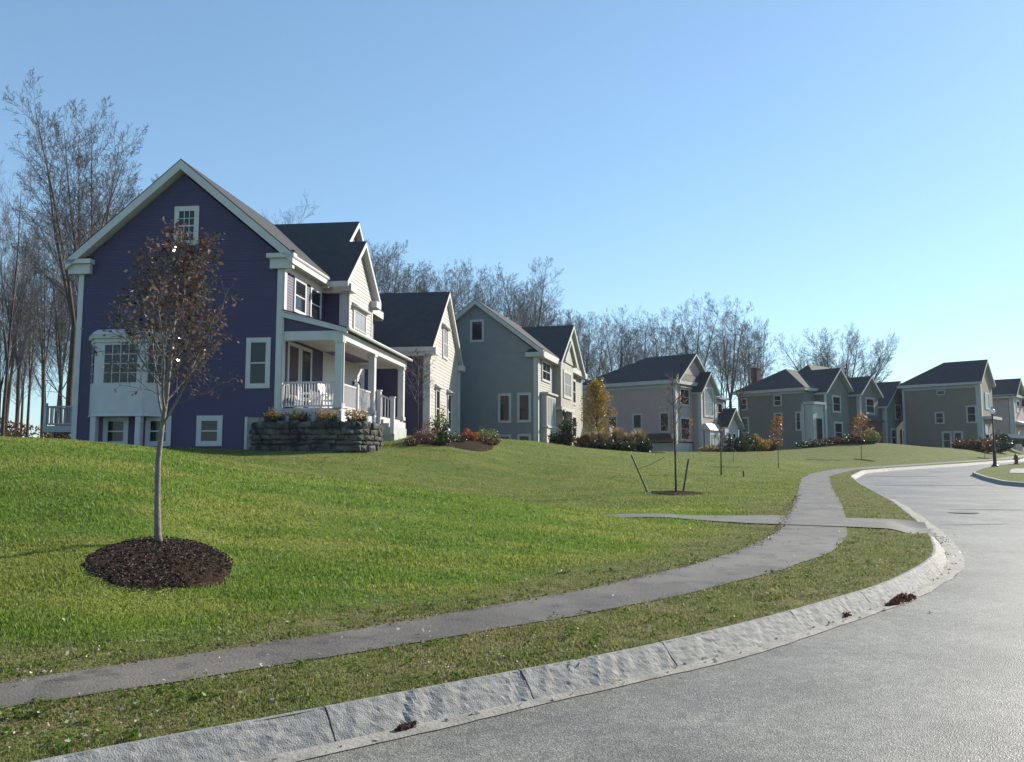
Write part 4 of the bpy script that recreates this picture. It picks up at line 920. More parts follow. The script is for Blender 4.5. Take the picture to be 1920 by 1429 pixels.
# young maple in the mulch ring
def near_sapling():
    x, y = -4.1, 10.0; z = gz(x, y); b = Branches(4); r_ = b.r
    pts = [Vector(p) for p in ((.035,0,-.05),(.0,0,.12),(-.02,0,.5),(-.03,0,.95),(.0,0,1.35),(.04,0,1.7),(.07,0,2.2),(.10,0,2.7),(.13,0,3.15),(.14,0,3.7))]
    rad = [.052,.040,.034,.031,.029,.024,.022,.015,.009,.005]
    b.trunk.tube(pts, rad, 10)
    spec = dict(n=[9,6,3], seg=[7,4,3,2], jit=[.09,.15,.22,.3], up=[.09,.08,.05,0], tap=[.3,.35,.5,.7], rmin=.0028, start=[.12,.15,.2], ang=[(22,45),(25,50),(25,60)], len=[.42,.5,.5], fall=[.35,.3,.2], rad=[.5,.55,.6], trunklvl=0)
    for i in range(17):
        t = i/16; h = 1.36+1.75*t**1.05; k = 0
        while k < len(pts)-2 and pts[k+1].z < h: k += 1
        q = pts[k].lerp(pts[k+1], (h-pts[k].z)/(pts[k+1].z-pts[k].z)); a = i*2.39+r_.uniform(-.4,.4)
        t2 = math.radians(r_.uniform(36,52)-12*t); L = (1.55-.8*t)*r_.uniform(.85,1.1)*(0.85 if i > 2 else 1)
        b.grow(q, Vector((math.cos(a)*math.sin(t2), math.sin(a)*math.sin(t2), math.cos(t2))), L, .016-.009*t, 0, spec)
    o = tree_object('young_maple', b, [M['barkpale'], M['twig']], 'young maple with sparse maroon leaves in the mulch ring on the near lawn', 'tree')
    tips = [p for p in b.tips]; rn = np.random.default_rng(6); w_ = [p for p in tips if p.z > 2.35]; lo = [p for p in tips if p.z <= 2.35]
    v = np.concatenate([leaves(w_, 2300, .034, .03, rn, .35, .03), leaves(lo, 420, .026, .03, rn, .2, .03)])
    quads('foliage', v, M['leaf_maroon'], o); o.location = (x, y, z)
near_sapling()
def mound(name, cx, cy, rx, ry, h, m, label, cat, seed=1, n=64, wob=.1, sub=14):
    rn = random.Random(seed); ph = [rn.uniform(0,6.28) for _ in range(5)]; X = np.zeros((sub+1, n+1)); Y = X.copy(); Z = X.copy(); rs = np.random.default_rng(seed)
    for j in range(n+1):
        a = 2*math.pi*j/n; k = 1+wob*sum(math.sin((q+2)*a+ph[q])/(q+1.5) for q in range(5))
        for i in range(sub+1): t = i/sub; X[i,j] = cx+rx*k*t*math.cos(a); Y[i,j] = cy+ry*k*t*math.sin(a)
    t = np.linspace(0,1,sub+1)[:,None]; nz = rs.normal(0,1,X.shape); nz[:,-1] = nz[:,0]; nz[0,:] = 0
    Z = ground(X, Y)+h*(1-t**2.2)+.012*nz*(t < .99)*min(1,h*12)+.012-.05*(t >= .999)
    o = grid_mesh(name, X, Y, Z, m, flip=True); return tag(o, label, cat)
mound('mulch_ring', -3.79, 9.45, .71, 1.02, .06, M['mulch'], 'round bed of dark bark mulch at the foot of the young maple', 'mulch bed', 3, 90, .13)
def chips(cx, cy, rx, ry, n, seed, size, m, h0=.05):
    rs = np.random.default_rng(seed); a = rs.uniform(0,6.28,n); q = np.sqrt(rs.random(n))*.95; X = cx+rx*q*np.cos(a); Y = cy+ry*q*np.sin(a)
    P = np.c_[X, Y, ground(X,Y)+h0*(1-q**2.2)+.018]; v = leaves(P, n, size, 0, rs, .55)
    return v
o = bpy.data.objects.get('mulch_ring'); quads('bark_chips', chips(-3.79, 9.45, .74, 1.04, 6500, 2, .017, None, .06), leaf_mat('bark_chips', (.025,.016,.012), (.11,.08,.06), .7, .05), o)['kind'] = 'stuff'

# staked tree
def staked():
    Y = 27.; x = (1265-960)/1600*Y; z = gz(x, Y); b = Branches(9); r_ = b.r
    b.trunk.tube([Vector((0,0,-.1)),Vector((0,0,1)),Vector((-.02,0,2.2)),Vector((-.04,0,3.1)),Vector((-.05,0,3.85))], [.034,.03,.026,.016,.006], 8)
    spec = dict(n=[5,3], seg=[5,3,2], jit=[.1,.18,.25], up=[.1,.06,0], tap=[.4,.5,.7], rmin=.004, start=[.2,.2], ang=[(25,50),(25,55)], len=[.4,.4], fall=[.3,.3], rad=[.5,.6], trunklvl=-1)
    for i in range(13):
        h = 1.5+i*.17; a = i*2.3; t2 = math.radians(r_.uniform(35,60)); b.grow(Vector((-.02,0,h)), Vector((math.cos(a)*math.sin(t2), math.sin(a)*math.sin(t2), math.cos(t2))), .75-.03*i, .012, 0, spec)
    o = tree_object('staked_tree', b, [M['bark'], M['twig']], 'thin young tree held between two stakes on the second lawn'); o.location = (x, Y, z)
    rn = np.random.default_rng(4); v = np.concatenate([leaves([Vector((.42,0,1.95)),Vector((.5,0,2.25)),Vector((.35,0,1.75)),Vector((.2,0,2.9))], 46, .05, .11, rn), leaves(b.tips, 60, .04, .05, rn)])
    quads('foliage', v, M['leaf_red'], o)
    for (u0,v0,u1,v1), lab in (((1218,922,1184,853),'dark stake leaning left beside the staked young tree'),((1279,922,1291,861),'dark upright stake right of the staked young tree')):
        a = at(u0,v0,Y); c = at(u1,v1,Y); g = gz(a.x, Y); dz = g-a.z-.15
        m = MB(); m.tube([(a.x,a.y,a.z+dz),((a.x+c.x)/2,Y,(a.z+c.z)/2+dz*.5),(c.x,c.y,c.z)], [.032,.03,.03], 5); st = m.build('tree_stake', M['steel']); tag(st, lab, 'stake')
        m = MB(); w0 = a.lerp(c,.62); m.tube([w0,(w0+Vector((x,Y,z+1.3)))/2-Vector((0,0,.12)),Vector((x,Y,z+1.35))] if u0 > 1250 else [w0, w0+Vector((.42,.1,.14)), w0+Vector((.85,.2,.36))], .008, 4); m.build('tie_wire', M['metal'], st)
    mound('soil_patch', x+.05, Y-.15, .95, .75, .04, M['mulch'], 'dark soil patch around the staked young tree', 'soil patch', 6, 40)
staked()
def small_tree(name, u, Y, H, w_, leafm, nleaf, lsize, label, seed, trunk=.035, clear=.35, spread=.06, nb=14, v=None, tight=1., mats=None):
    x = (u-960)/1600*Y; z = gz(x, Y); b = Branches(seed); r_ = b.r
    b.trunk.tube([Vector((0,0,-.1)),Vector((.01,0,H*.4)),Vector((-.01,0,H*.75)),Vector((.0,0,H))], [trunk,trunk*.8,trunk*.4,trunk*.12], 7)
    spec = dict(n=[6,4], seg=[5,3,2], jit=[.1,.18,.25], up=[.12*tight,.08,0], tap=[.4,.5,.7], rmin=.005, start=[.15,.2], ang=[(25,50),(25,55)], len=[.45,.45], fall=[.3,.3], rad=[.5,.6], trunklvl=-1)
    for i in range(nb):
        t = i/(nb-1); h = H*(clear+(.95-clear)*t); a = i*2.39+r_.uniform(-.3,.3); t2 = math.radians(r_.uniform(38,58)); L = w_*.75*(1-.75*t)*(.75+.5*min(1,t*5))*r_.uniform(.85,1.15)
        b.grow(Vector((0,0,h)), Vector((math.cos(a)*math.sin(t2), math.sin(a)*math.sin(t2), math.cos(t2))), L, trunk*.4, 0, spec)
    o = tree_object(name, b, mats or [M['bark'], M['twig']], label); o.location = (x, Y, z)
    if nleaf: quads('foliage', leaves(b.tips, nleaf, lsize, spread, np.random.default_rng(seed), .2), leafm, o)
    return o
small_tree('golden_tree', 1119, 60, 4.7, 2.15, M['leaf_gold'], 4200, .075, 'small conical tree with golden leaves between the grey and taupe houses', 21, .07, .12, .13, 30)
small_tree('orange_sapling', 1457, 44, 2.6, .7, M['leaf_orange'], 420, .05, 'slender sapling with orange leaves before the left part of the olive house', 22, .02, .4, .07, 12, tight=2)
small_tree('orange_sapling', 1613, 56, 2.8, 1.1, M['leaf_orange'], 420, .06, 'orange leaved sapling on the verge before the olive house right gables', 23, .022, .45, .1, 12)
small_tree('tiny_sapling', 1843, 70, 1.5, .4, M['leaf_orange'], 60, .05, 'tiny orange sapling on the lawn below the brown house', 24, .02, .3, .05, 8)
small_tree('bare_sapling', 1350, 36, 2.5, .5, None, 0, 0, 'dark bare sapling before the taupe house front', 25, .035, .5, .05, 9)
small_tree('tiny_sapling', 1373, 46, 1.0, .3, None, 0, 0, 'tiny bare sapling below the round shrubs', 26, .015, .5, .05, 6)
small_tree('bed_tree', 783, 37.5, 3.9, 1.6, M['leaf_red'], 70, .05, 'small nearly bare tree in front of the blue garage wing', 27, .04, .38, .05, 16)
for x, Y, r0, lab, sd_ in ((23.0,56.,.7,'small dark soil patch under the orange sapling at right',8),(38.6,70.,.6,'small dark soil patch under the tiny orange sapling',9)):
    mound('soil_patch', x, Y, r0, r0*.9, .03, M['mulch'], lab, 'soil patch', sd_, 30)

def shrub(name, u, Y, rx, ry, H, mats, n, size, label, seed, z=None, group=None, cat='shrub', x=None, lift=0):
    x = (u-960)/1600*Y if x is None else x; z = gz(x, Y) if z is None else z
    rn = np.random.default_rng(seed); o = empty(name, (x,Y,z), 0, label, cat, group)
    st = MB(); tips = []
    for i in range(7):
        a = i*.9; t = .5*rn.random()+.2; e = Vector((rx*t*math.cos(a)*1.2, ry*t*math.sin(a)*1.2, H*.6)); st.tube([Vector((0,0,-.05)), e*.5, e], [.018,.012,.006], 4)
    st.build('stem', M['twig'], o, recalc=False)
    m = n if isinstance(mats, tuple) is False else n
    d = rn.normal(0,1,(n,3)); d /= np.linalg.norm(d,axis=1)[:,None]; lump = 1+.16*np.sin(d[:,0]*5+seed)+.14*np.sin(d[:,1]*6+seed*2)+.12*np.sin(d[:,2]*7)
    q = (rn.random(n)**.33)*lump; P = np.c_[d[:,0]*rx*q, d[:,1]*ry*q, (d[:,2]*.5+.5)*H*np.clip(q,.2,1.25)]; P[:,2] = np.maximum(P[:,2], .01)+lift
    if isinstance(mats, tuple):
        up = d[:,2] > .25+.2*rn.normal(0,1,n)
        quads('foliage', leaves(P[~up], int((~up).sum()), size, .01, rn), mats[0], o); quads('flowers', leaves(P[up], int(up.sum()), size, .01, rn), mats[1], o)
    else: quads('foliage', leaves(P, n, size, .01, rn), mats, o)
    return o
def tuft(name, u, Y, r0, H, m, n, label, seed, group=None):
    x = (u-960)/1600*Y; z = gz(x, Y); rn = np.random.default_rng(seed)
    a = rn.uniform(0,6.28,n); lean = rn.random(n)*.45; h = H*rn.uniform(.6,1.05,n); b0 = np.c_[np.cos(a)*r0*.25*rn.random(n), np.sin(a)*r0*.25*rn.random(n), np.zeros(n)-.03]
    mid = b0+np.c_[np.cos(a)*lean*r0*.7, np.sin(a)*lean*r0*.7, h*.65]; tip = b0+np.c_[np.cos(a)*lean*r0*2.2, np.sin(a)*lean*r0*2.2, h]
    wv = np.c_[-np.sin(a), np.cos(a), np.zeros(n)]*.012
    v = np.stack([b0-wv, b0+wv, mid+wv, mid-wv, mid-wv*1.6, mid+wv*1.6, tip+wv*.6, tip-wv*.6],1).reshape(-1,3)
    o = quads(name, v, m); o.location = (x,Y,z); return tag(o, label, 'ornamental grass', group)

# ------------------------------------------------------------------ planting by the blue house (positions in its local frame)
H1 = Vector((-8.958, 33, 3.449)); th1 = R(6.8)
def L1(x, y, z=0): return Vector((H1.x+x*math.cos(th1)+y*math.sin(th1), H1.y-x*math.sin(th1)+y*math.cos(th1), H1.z+z))
def stone_wall():
    pts = [(-.95,-.55),(-.75,-1.0),(.5,-1.12),(2.0,-1.1),(3.1,-.98),(3.62,-.55),(3.72,.2),(3.62,1.2),(3.3,2.6)]
    p = smooth_line(np.array(pts), .02); d = np.r_[0, np.cumsum(np.hypot(*np.diff(p,axis=0).T))]
    o = empty('stone_wall', L1(0,0), -th1, 'low curved wall of dark rough stones in front of the porch', 'retaining wall')
    rn = random.Random(2); z = -1.95; core = MB()
    for i in range(0, len(p)-12, 12):
        a, b_ = p[i], p[min(i+12,len(p)-1)]; t = Vector((b_[0]-a[0], b_[1]-a[1], 0)).normalized(); n = Vector((-t.y, t.x, 0))*.42
        A, B_ = Vector((a[0],a[1],0))+n*.25, Vector((b_[0],b_[1],0))+n*.25
        core.hexa([(A.x,A.y,-2.0),(B_.x,B_.y,-2.0),(B_.x+n.x,B_.y+n.y,-2.0),(A.x+n.x,A.y+n.y,-2.0),(A.x,A.y,-.32),(B_.x,B_.y,-.32),(B_.x+n.x,B_.y+n.y,-.32),(A.x+n.x,A.y+n.y,-.32)])
    core.build('wall_core', M['rock2'], o)
    st = MB(); row = 0
    while z < -.33:
        hgt = rn.uniform(.15,.32); hgt = min(hgt, -.24-z); s = -rn.random()*.3
        while s < d[-1]:
            L = rn.uniform(.16,.5); s0, s1 = max(s,0), min(s+L-.015, d[-1])
            if s1-s0 > .06:
                a = Vector((float(np.interp(s0,d,p[:,0])), float(np.interp(s0,d,p[:,1])), 0)); b_ = Vector((float(np.interp(s1,d,p[:,0])), float(np.interp(s1,d,p[:,1])), 0))
                t = (b_-a).normalized(); n = Vector((t.y,-t.x,0)); o0 = rn.uniform(-.02,.10); j = lambda: rn.uniform(-.02,.02)
                f = [a-n*.25, b_-n*.25, b_+n*(o0-.03), a+n*(o0-.03)]; g = [a-n*.25, b_-n*.25, b_+n*(o0-.05), a+n*(o0-.05)]; zz = z+.01
                j0, j1, j2, j3 = rn.uniform(-.03,.04), rn.uniform(-.03,.04), rn.uniform(-.05,.03), rn.uniform(-.05,.03)
                v = [(q.x,q.y,zz+jj) for q, jj in zip(f,(j0,j1,j1,j0))]+[(q.x,q.y,z+hgt-.012+jj) for q, jj in zip(g,(j2,j3,j3,j2))]
                m_ = (a+b_)/2+n*(o0+.03); k = len(st.v); st.add(v+[(m_.x,m_.y,z+hgt*.5+j())], [(0,3,2,1),(4,5,6,7),(0,1,5,4),(1,2,6,5),(3,0,4,7),(2,3,8),(3,7,8),(7,6,8),(6,2,8)])
            s += L
        z += hgt
    st.build('stone_face', M['rock'], o)
M['rock'] = mat('field_stone', (.014,.013,.013), (.12,.108,.10), 2.2, .9, .9, 18, detail=4)
M['rock2'] = mat('wall_backing', (.04,.036,.033), (.07,.06,.055), 3, .9)
stone_wall()
soil = MB(); soil.prism([(-.8,-.4),(.6,-.9),(2.8,-.85),(3.45,-.1),(3.3,1.2),(2.9,2.6),(2.45,2.6),(2.45,-.02),(-.8,-.02)], lambda s,z,d: (s,z,d), -1.5, -.34)
so = soil.build('raised_soil', M['mulch'], bpy.data.objects['stone_wall'])
for i, (u, y, lab) in enumerate(((547,-.75,'rusty orange chrysanthemum mound at the left end of the stone wall'),(590,-.78,'rusty orange chrysanthemum mound, second from left on the stone wall'),(640,-.75,'rusty orange chrysanthemum mound, third from left on the stone wall'),(691,-.35,'rusty orange chrysanthemum mound at the right end of the stone wall'))):
    xl = (-.0, .98, 2.07, 3.15)[i]; p = L1(xl, y+.1, -.34); shrub('chrysanthemum', 0, p.y,   .42,.40,.56, (M['leaf_green'], M['mum']), 1900, .035, lab, 40+i, z=p.z, x=p.x, cat='potted flowers', group='chrysanthemums on the stone wall')
bedp = L1(5.6, 5.2)
mound('garden_bed', bedp.x, bedp.y+.5, 2.1, 3.3, .06, M['mulch'], 'dark mulched planting bed between the stone wall and the cream garage gable', 'garden bed', 12, 48)
def s1(name, xl, yl, rx, H, m, n, size, label, seed, **k):
    p = L1(xl, yl); shrub(name, 0, p.y, rx, rx, H, m, n, size, label, seed, z=gz(p.x,p.y), x=p.x, **k)
s1('evergreen_shrub', 5.35, 4.6, .42, 1.35, (M['leaf_green'], M['leaf_lime']), 2600, .045, 'upright pale green evergreen shrub beside the porch steps', 51)
s1('flower_shrub', 4.95, 3.6, .5, .8, M['leaf_pink'], 1500, .04, 'faded pink brown shrub next to the stone wall end', 52)
s1('red_shrub', 6.3, 6.4, .4, .5, M['leaf_red'], 1500, .045, 'low red leaved shrub in front of the garage gable corner', 53)
s1('yellow_shrub', 6.9, 7.6, .5, .6, M['leaf_lime'], 1200, .045, 'low yellow green shrub at the right of the garage bed', 54)
s1('dark_shrub', 5.7, 3.2, .45, .4, M['leaf_green'], 900, .04, 'low dark shrub in the shaded middle of the garage bed', 55)
s1('brown_shrub', 7.3, 6.6, .45, .35, M['leaf_brown'], 800, .04, 'low brown shrub at the far right tip of the garage bed', 56)
for i, (xl, yl, mm_, lab) in enumerate(((4.4,4.4,'leaf_green','dark low plant at the foot of the porch steps'),(5.6,5.6,'leaf_brown','brown low plant in the middle of the garage bed'),(4.6,2.6,'leaf_brown','brown low plant at the near tip of the garage bed'),(6.2,4.6,'leaf_green','dark low plant at the lawn side of the garage bed'),(5.0,6.6,'leaf_green','dark low plant against the blue garage wall'))):
    s1('low_plant', xl, yl, .4, .35, M[mm_], 500, .04, lab, 150+i)
# rocking chairs on the porch
def chair():
    o = empty('porch_chair', (0,0,0)); W_ = .3
    m = MB(); m.box(-.28,.28,-.28,.28,.38,.42); m.build('seat', M['chair'], o)
    m = MB()
    for i in range(6):
        x = -.25+i*.1; m.hexa([(x-.038,.26,.42),(x+.038,.26,.42),(x+.038,.285,.42),(x-.038,.285,.42),(x-.038,.46,1.12-.02*abs(i-2.5)),(x+.038,.46,1.12-.02*abs(i-2.5)),(x+.038,.485,1.12),(x-.038,.485,1.12)])
    m.box(-.29,.29,.30,.33,.6,.66); m.build('backrest', M['chair'], o)
    for sx in (-1,1):
        m = MB(); m.box(sx*.3-.05, sx*.3+.05, -.3, .36, .62, .65); m.build('armrest', M['chair'], o)
        for y in (-.26,.26): m = MB(); m.box(sx*.29-.025, sx*.29+.025, y-.025, y+.025, .05, .62); m.build('leg', M['chair'], o)
        m = MB(); m.tube([(sx*.29,-.45,.08),(sx*.29,-.2,.02),(sx*.29,.1,.0),(sx*.29,.4,.03),(sx*.29,.58,.1)], .022, 5); m.build('rocker', M['chair'], o)
    return o
c0 = chair(); p = L1(.75, 1.0, .32); c0.location = p; c0.rotation_euler = (0,0,R(-70)-th1+math.pi); tag(c0, 'white rocking chair at the house wall side of the porch', 'chair', 'chairs on the porch')
c1 = copy_tree(c0); c1.location = L1(1.35, 1.9, .32); c1.rotation_euler = (0,0,R(-100)-th1+math.pi); tag(c1, 'white rocking chair nearer the porch corner column', 'chair', 'chairs on the porch')

# ------------------------------------------------------------------ planting by the other houses
shrub('conifer_shrub', 1063, 52.5, .5, .5, 1.9, M['leaf_green'], 3200, .06, 'tall dark evergreen by the grey house entry', 60)
for i, (u, Y, H, lab) in enumerate(((1104,51.5,1.0,'dry grass clump first right of the tall evergreen'),(1128,51,1.1,'dry grass clump under the golden tree'),(1157,50.5,1.35,'tall tan grass clump before the taupe house left end'),(1178,51,1.1,'tan grass clump in the middle of the row'),(1199,50.5,1.3,'rightmost tall tan grass clump of the row'))):
    tuft('ornamental_grass', u, Y, .55, H, M['leaf_tan'], 420, lab, 61+i, 'ornamental grasses in the grey house bed')
for i, (u, Y, rx, H, m, lab) in enumerate(((1042,53,.45,.8,'leaf_green','dark shrub at the grey house bay window'),(1090,51.5,.5,.7,'leaf_orange','rust coloured shrub beside the tall evergreen'),(1112,52,.5,1.3,'leaf_lime','pale flowering shrub under the golden tree'),
      (1120,49.5,.7,.45,'leaf_green','low dark shrub at the front left of the long bed'),(1145,49,.7,.5,'leaf_green','low dark shrub at the front middle of the long bed'),(1170,49,.7,.5,'leaf_green','low dark shrub at the front right of the long bed'),(1207,49.5,.48,.75,'leaf_green','round dark shrub at the right end of the long bed'),
      (1386,66,1.1,1.35,'leaf_green','large rounded dark shrub left of the olive grey house'),(1404,70,.8,1.2,'leaf_green','smaller rounded shrub against the olive grey house corner'),(1358,67,1.2,.6,'leaf_green','low dark hedge shrub before the taupe house garage'),(1335,66,1.2,.5,'leaf_tan','low straw coloured shrub before the taupe house bay'),
      (1423,71,.9,1.2,'leaf_gold','yellow orange shrub before the olive grey house'),(1441,72,.7,.8,'leaf_brown','orange brown shrub beside the slender orange sapling'),(1520,76,1.3,.55,'leaf_green','dark foundation shrub at the olive house bay'),(1555,77,1.4,.8,'leaf_brown','dark brown foundation shrub under the first olive gable'),(1585,77,1.2,.8,'leaf_green','dark green foundation shrub under the second olive gable'),
      (1631,74,.9,1.3,'leaf_lime','pale yellow shrub on the crest right of the olive house'),(1612,75,1.0,1.2,'leaf_brown','red brown shrub left of the pale yellow shrub'),(1805,82,1.2,.9,'leaf_brown','dark brown shrub before the brown house basement'),(1826,80,1.1,1.1,'leaf_brown','low brown shrub at the brown house right corner'),(1845,80,1.2,1.3,'leaf_brown','large brown shrub just left of the street lamp'),(1868,84,1.6,1.7,'leaf_green','large dark shrub directly behind the street lamp'))):
    shrub('shrub', u, Y, rx, rx*.8, H, M[m], int(700+700*rx*H), .05+.0006*Y, lab, 80+i)
xb = (1140-960)/1600*50; mound('garden_bed', xb+.3, 50.8, 3.4, 2.0, .05, M['mulch'], 'long dark mulch bed with grasses before the grey house', 'garden bed', 14, 48)
xb = (1560-960)/1600*76; mound('garden_bed', xb-1, 76.6, 5.5, 2.0, .05, M['mulch'], 'dark planting bed along the foot of the olive grey house', 'garden bed', 15, 48)

# ------------------------------------------------------------------ street furniture
def lamp():
    x, y = 28.73, 51.0; z = float(rz(y))+.15; o = empty('street_lamp', (x,y,z), 0, 'dark street lamp post with a white globe on the grass island', 'street lamp')
    m = MB(); m.lathe([(.2,0),(.2,.06),(.13,.12),(.10,.2),(.085,.9),(.10,.95),(.06,1.02),(.045,1.1),(.04,3.0),(.07,3.05),(.07,3.12)], n=14); m.build('post', M['metal'], o, smooth=False)
    m = MB(); m.lathe([(.05,3.12)]+[(.165*math.sin(a),3.29-.165*math.cos(a)) for a in np.linspace(.35,3.0,9)], n=16); m.build('lamp_globe', M['globe'], o, smooth=True)
    m = MB(); m.lathe([(.06,3.44),(.04,3.5),(.008,3.58)], n=10); m.build('finial', M['metal'], o)
lamp()
def hydrant():
    x, y = 32.6, 55.4; z = float(rz(y))+.15; o = empty('fire_hydrant', (x,y,z), 0, 'small dark red fire hydrant near the right edge on the grass island', 'fire hydrant')
    r_ = mat('hydrant_paint', (.14,.03,.02), (.18,.05,.03), 8, .5)
    m = MB(); m.lathe([(.17,0),(.17,.05),(.11,.07),(.11,.42),(.14,.44),(.14,.48),(.12,.5),(.09,.6),(.03,.66),(.03,.7)], n=12); m.build('barrel', r_, o)
    for a in (0, math.pi/2*2): m = MB(); m.tube([(math.cos(a)*.08,0,.34),(math.cos(a)*.2,0,.34)], .05, 8); m.build('nozzle', r_, o)
hydrant()
m = MB(); p = at(1394,887,36); m.lathe([(.035,-.05),(.035,.2),(.02,.25)], (p.x,36,gz(p.x,36)), 8); tag(m.build('marker_post', M['metal']), 'short dark marker stub on the second lawn near the sidewalk', 'marker post')
def manhole():
    p = (8.9*1.17, 19.7); x, y = 11.1, 21.2; z = float(rz(y))
    m = MB(); m.lathe([(.36,-.02),(.36,.006),(.33,.012),(.32,.008)], (x,y,z), 28); tag(m.build('manhole_cover', M['steel']), 'dark round manhole cover in the road beyond the driveway', 'manhole cover')
manhole()
def car():
    x, Y = (1889-960)/1600*92, 92.; z = gz(x, Y)+.1; o = empty('parked_car', (x,Y,z), R(100), 'dark parked car half hidden behind shrubs, right of the street lamp', 'car')
    paint = mat('dark_car_paint', (.02,.028,.04), None, rough=.2); m = MB()
    prof = [(-2.2,.35),(-2.25,.75),(-2.1,.95),(-1.3,1.02),(-.75,1.42),(.7,1.45),(1.45,.98),(2.1,.85),(2.25,.6),(2.2,.35)]
    m.prism(prof, lambda s,zz,d: (s,d,zz), -.85, .85); m.build('body', paint, o)
    m = MB(); m.prism([(-1.15,1.03),(-.7,1.36),(.62,1.38),(1.25,1.0)], lambda s,zz,d: (s,d,zz), -.862, .862); m.build('side_window', M['glass'], o)
    for sx in (-1.35, 1.4):
        for sy in (-.8, .8):
            q = MB(); q.tube([(sx,sy-.1,.33),(sx,sy+.1,.33)], .33, 14); q.build('wheel', M['metal'], o)
car()

# ------------------------------------------------------------------ grass blades, litter
def in_poly(X, Y, P):
    r_ = np.zeros(X.shape, bool); n = len(P); j = n-1
    for i in range(n):
        xi, yi = P[i]; xj, yj = P[j]; c = ((yi > Y) != (yj > Y)) & (X < (xj-xi)*(Y-yi)/(yj-yi+1e-12)+xi); r_ ^= c; j = i
    return r_
drive_poly = np.concatenate([drive_near, drive_far[::-1]])
def on_grass(X, Y, edge=.0):
    g = X < kx(Y)-.05
    rg = .05+.05*np.sin(X*9+Y*7)*np.sin(Y*13)+.03*np.sin(X*31+Y*17)
    g &= ~((X > sfx(Y)+rg) & (X < snx(Y)-rg))
    g &= ~in_poly(X, Y, drive_poly)
    g &= ((X+3.79)/.73)**2+((Y-9.45)/1.01)**2 > 1+.1*np.sin(X*23)*np.sin(Y*19)
    return g
def sample(n, y0, y1, rs, p=1.0):
    t = rs.random(n); Y = y0*(y1/y0)**t if p == 1 else y0+(y1-y0)*t; X = Y*rs.uniform(-.68,.62,n); return X, Y
def blades():
    rs = np.random.default_rng(12); X, Y = sample(640000, 4.0, 62, rs)
    g = on_grass(X, Y, -.01); X, Y = X[g], Y[g]; lu = lush(X, Y)
    keep = rs.random(len(X)) < np.where(lu > .5, 1., .75)*(1-.8*sstep(Y,24,60)); X, Y, lu = X[keep], Y[keep], lu[keep]; n = len(X); Z = ground(X, Y)
    cl = .6+.6*(np.sin(X*2.3+np.sin(Y*1.9)*2)*np.sin(Y*2.9+X)*.5+.5)
    h = (.020+.016*lu)*rs.uniform(.5,1.3,n)*cl*(1+Y*.012); w_ = (.0022+.0004*np.minimum(Y,30))*rs.uniform(.7,1.3,n)
    a = rs.uniform(0,6.28,n); b_ = rs.uniform(0,6.28,n); ln = h*rs.uniform(.1,.8,n)
    base = np.c_[X,Y,Z-.004]; s_ = np.c_[np.cos(a)*w_, np.sin(a)*w_, np.zeros(n)]; mid = base+np.c_[np.cos(b_)*ln*.35, np.sin(b_)*ln*.35, h*.6]; tip = base+np.c_[np.cos(b_)*ln, np.sin(b_)*ln, h]
    v = np.stack([base-s_, base+s_, tip+s_*.15, mid-s_*.8],1).reshape(-1,3)
    o = quads('grass', v, M['blade'], attrs={'lush': np.repeat(lu,4)}); tag(o, 'short grass blades covering the near lawn and the verge', 'grass', kind='stuff')
blades()
def weeds():
    rs = np.random.default_rng(3); n = 900; X, Y = sample(n, 4.2, 20, rs); g = on_grass(X, Y, -.02) & (lush(X,Y) < .45) ; X, Y = X[g], Y[g]; vv = []
    for x, y in zip(X, Y):
        k = rs.integers(8,22); r0 = rs.uniform(.03,.10); a = rs.uniform(0,6.28,k); q = r0*np.sqrt(rs.random(k)); px, py = x+q*np.cos(a), y+q*np.sin(a)
        P = np.c_[px, py, ground(px,py)+.012+.03*rs.random(k)]; vv.append(leaves(P, k, .018, 0, rs, .5))
    o = quads('weeds', np.concatenate(vv), M['weed']); tag(o, 'bright green broadleaf weeds in the dry verge grass', 'weeds', kind='stuff')
M['weed'] = leaf_mat('weed_leaves', (.07,.13,.015), (.16,.22,.03), .5, .4)
weeds()
def litter():
    rs = np.random.default_rng(9); n = 4200; X, Y = sample(n, 4.0, 30, rs); g = (X < kx(Y)-.1) & (lush(X,Y) < .6) | (rs.random(n) < .12) & (X < kx(Y)); X, Y = X[g], Y[g]
    P = np.c_[X, Y, ground(X,Y)+.035]
    i = rs.random(260); yy = 4.6+i*13; xx = kx(yy)+.15+.14*np.abs(rs.normal(0,1,260)); P2 = np.c_[xx, yy, rz(yy)+.018]
    yy = rs.uniform(4.5,22,40); xx = kx(yy)+rs.uniform(.3,5,40); P3 = np.c_[xx, yy, rz(yy)+.012]
    i = rs.integers(0, len(sfd), 6000); P4 = np.c_[sfd[i,0]+rs.normal(.03,.06,6000), sfd[i,1]+rs.normal(0,.04,6000)]; P4 = P4[(P4[:,1] > 5) & (P4[:,1] < 25)]; P4 = np.c_[P4, rz(P4[:,1])+.19]
    v = np.concatenate([leaves(q, len(q), z_, .0, rs, .6) for q, z_ in ((P[::4],.02),(P[1::4],.011),(P[2::4],.010),(P[3::4],.012),(P2,.02),(P3,.022))])
    tag(quads('fallen_leaves', v, M['litter']), 'pale dry fallen leaves scattered over verge, kerb and road edge', 'fallen leaves', kind='stuff')
    tag(quads('leaf_debris', leaves(P4, len(P4), .016, .01, rs, .5), M['leaf_brown']), 'brown leaf debris along the grass edge of the sidewalk', 'leaf debris', kind='stuff')
litter()
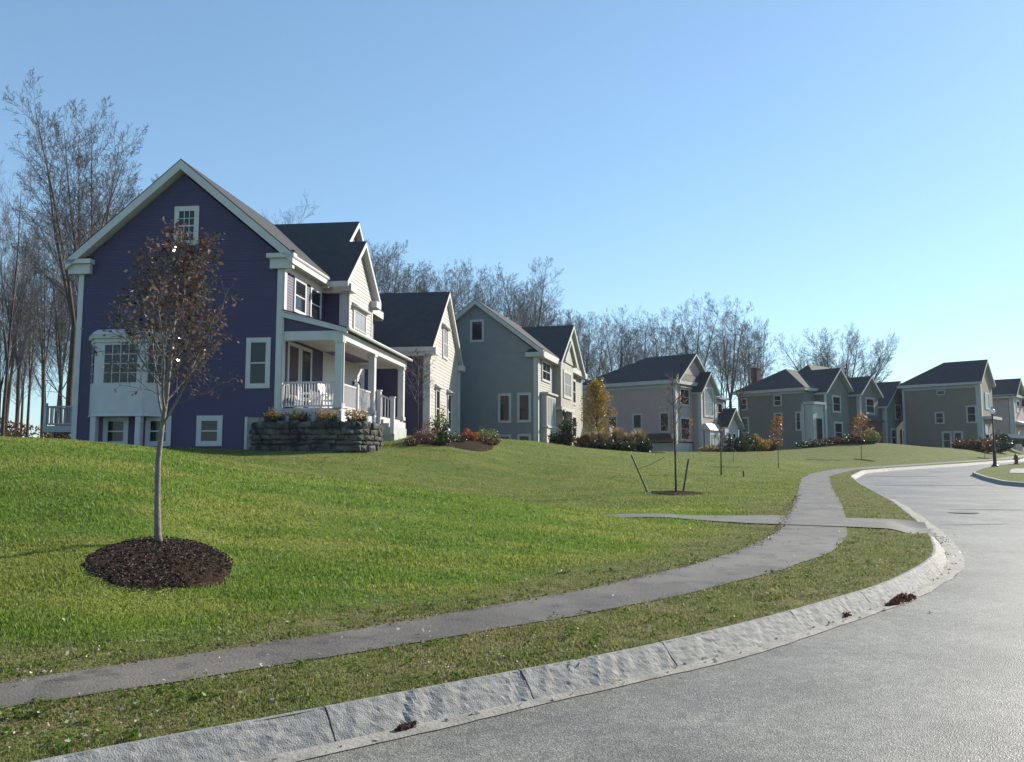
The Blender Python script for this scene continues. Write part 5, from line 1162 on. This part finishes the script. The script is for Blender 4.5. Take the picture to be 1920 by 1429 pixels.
def pile(cx, cy, rx, ry, n, label, seed, h=.09):
    rs = np.random.default_rng(seed); a = rs.uniform(0,6.28,n); q = np.sqrt(rs.random(n)); X = cx+rx*q*np.cos(a)+.5*ry*q*np.sin(a); Y = cy+ry*q*np.sin(a)+.9*rx*q*np.cos(a)
    P = np.c_[X, Y, rz(Y)+.02+h*(1-q)*rs.random(n)]; tag(quads('leaf_pile', leaves(P, n, .024, .006, rs, .3), M['leaf_brown']), label, 'leaf pile')
pile(4.27, 9.55, .27, .12, 900, 'heap of reddish brown leaves lying in the gutter at the kerb', 1)
pile(3.35, 8.72, .05, .05, 60, 'tiny dark leaf clump against the kerb, left of the leaf heap', 2, .05)
pile(-.62, 5.22, .06, .03, 50, 'small leaf clump on the near gutter at the bottom of the picture', 3, .04)


def underbrush():
    rs = np.random.default_rng(31); vs = []; n = 34
    for i in range(n):
        Y = rs.uniform(46, 70); u = rs.uniform(-60, 118); x = (u-960)/1600*Y; z = float(ground(np.array([x]), np.array([Y]))[0]); k = 260; h = rs.uniform(.5, 1.9); r0 = rs.uniform(.4,1.0)
        P = np.c_[x+rs.normal(0,r0,k), Y+rs.normal(0,r0,k), z+h*rs.random(k)**.8]; v = leaves(P, k, .10, .02, rs, -.6); vs.append(v)
    tag(quads('underbrush', np.concatenate(vs), M['leaf_brown']), 'brown twiggy underbrush at the edge of the woods left of the blue house', 'underbrush', kind='stuff')
underbrush()

# ------------------------------------------------------------------ air
def haze():
    m = bpy.data.materials.new('air'); m.use_nodes = True; t = m.node_tree; t.nodes.remove(t.nodes['Principled BSDF'])
    v = t.nodes.new('ShaderNodeVolumePrincipled'); v.inputs['Color'].default_value = (.86,.94,1,1); v.inputs['Density'].default_value = .00018; v.inputs['Anisotropy'].default_value = .2
    t.links.new(v.outputs[0], t.nodes['Material Output'].inputs['Volume'])
    b = MB(); b.box(-1100, 1100, -1000, 1100, -2.5, 60); o = b.build('haze', m); tag(o, 'thin pale air that softens the far houses', 'haze', kind='stuff')
haze()
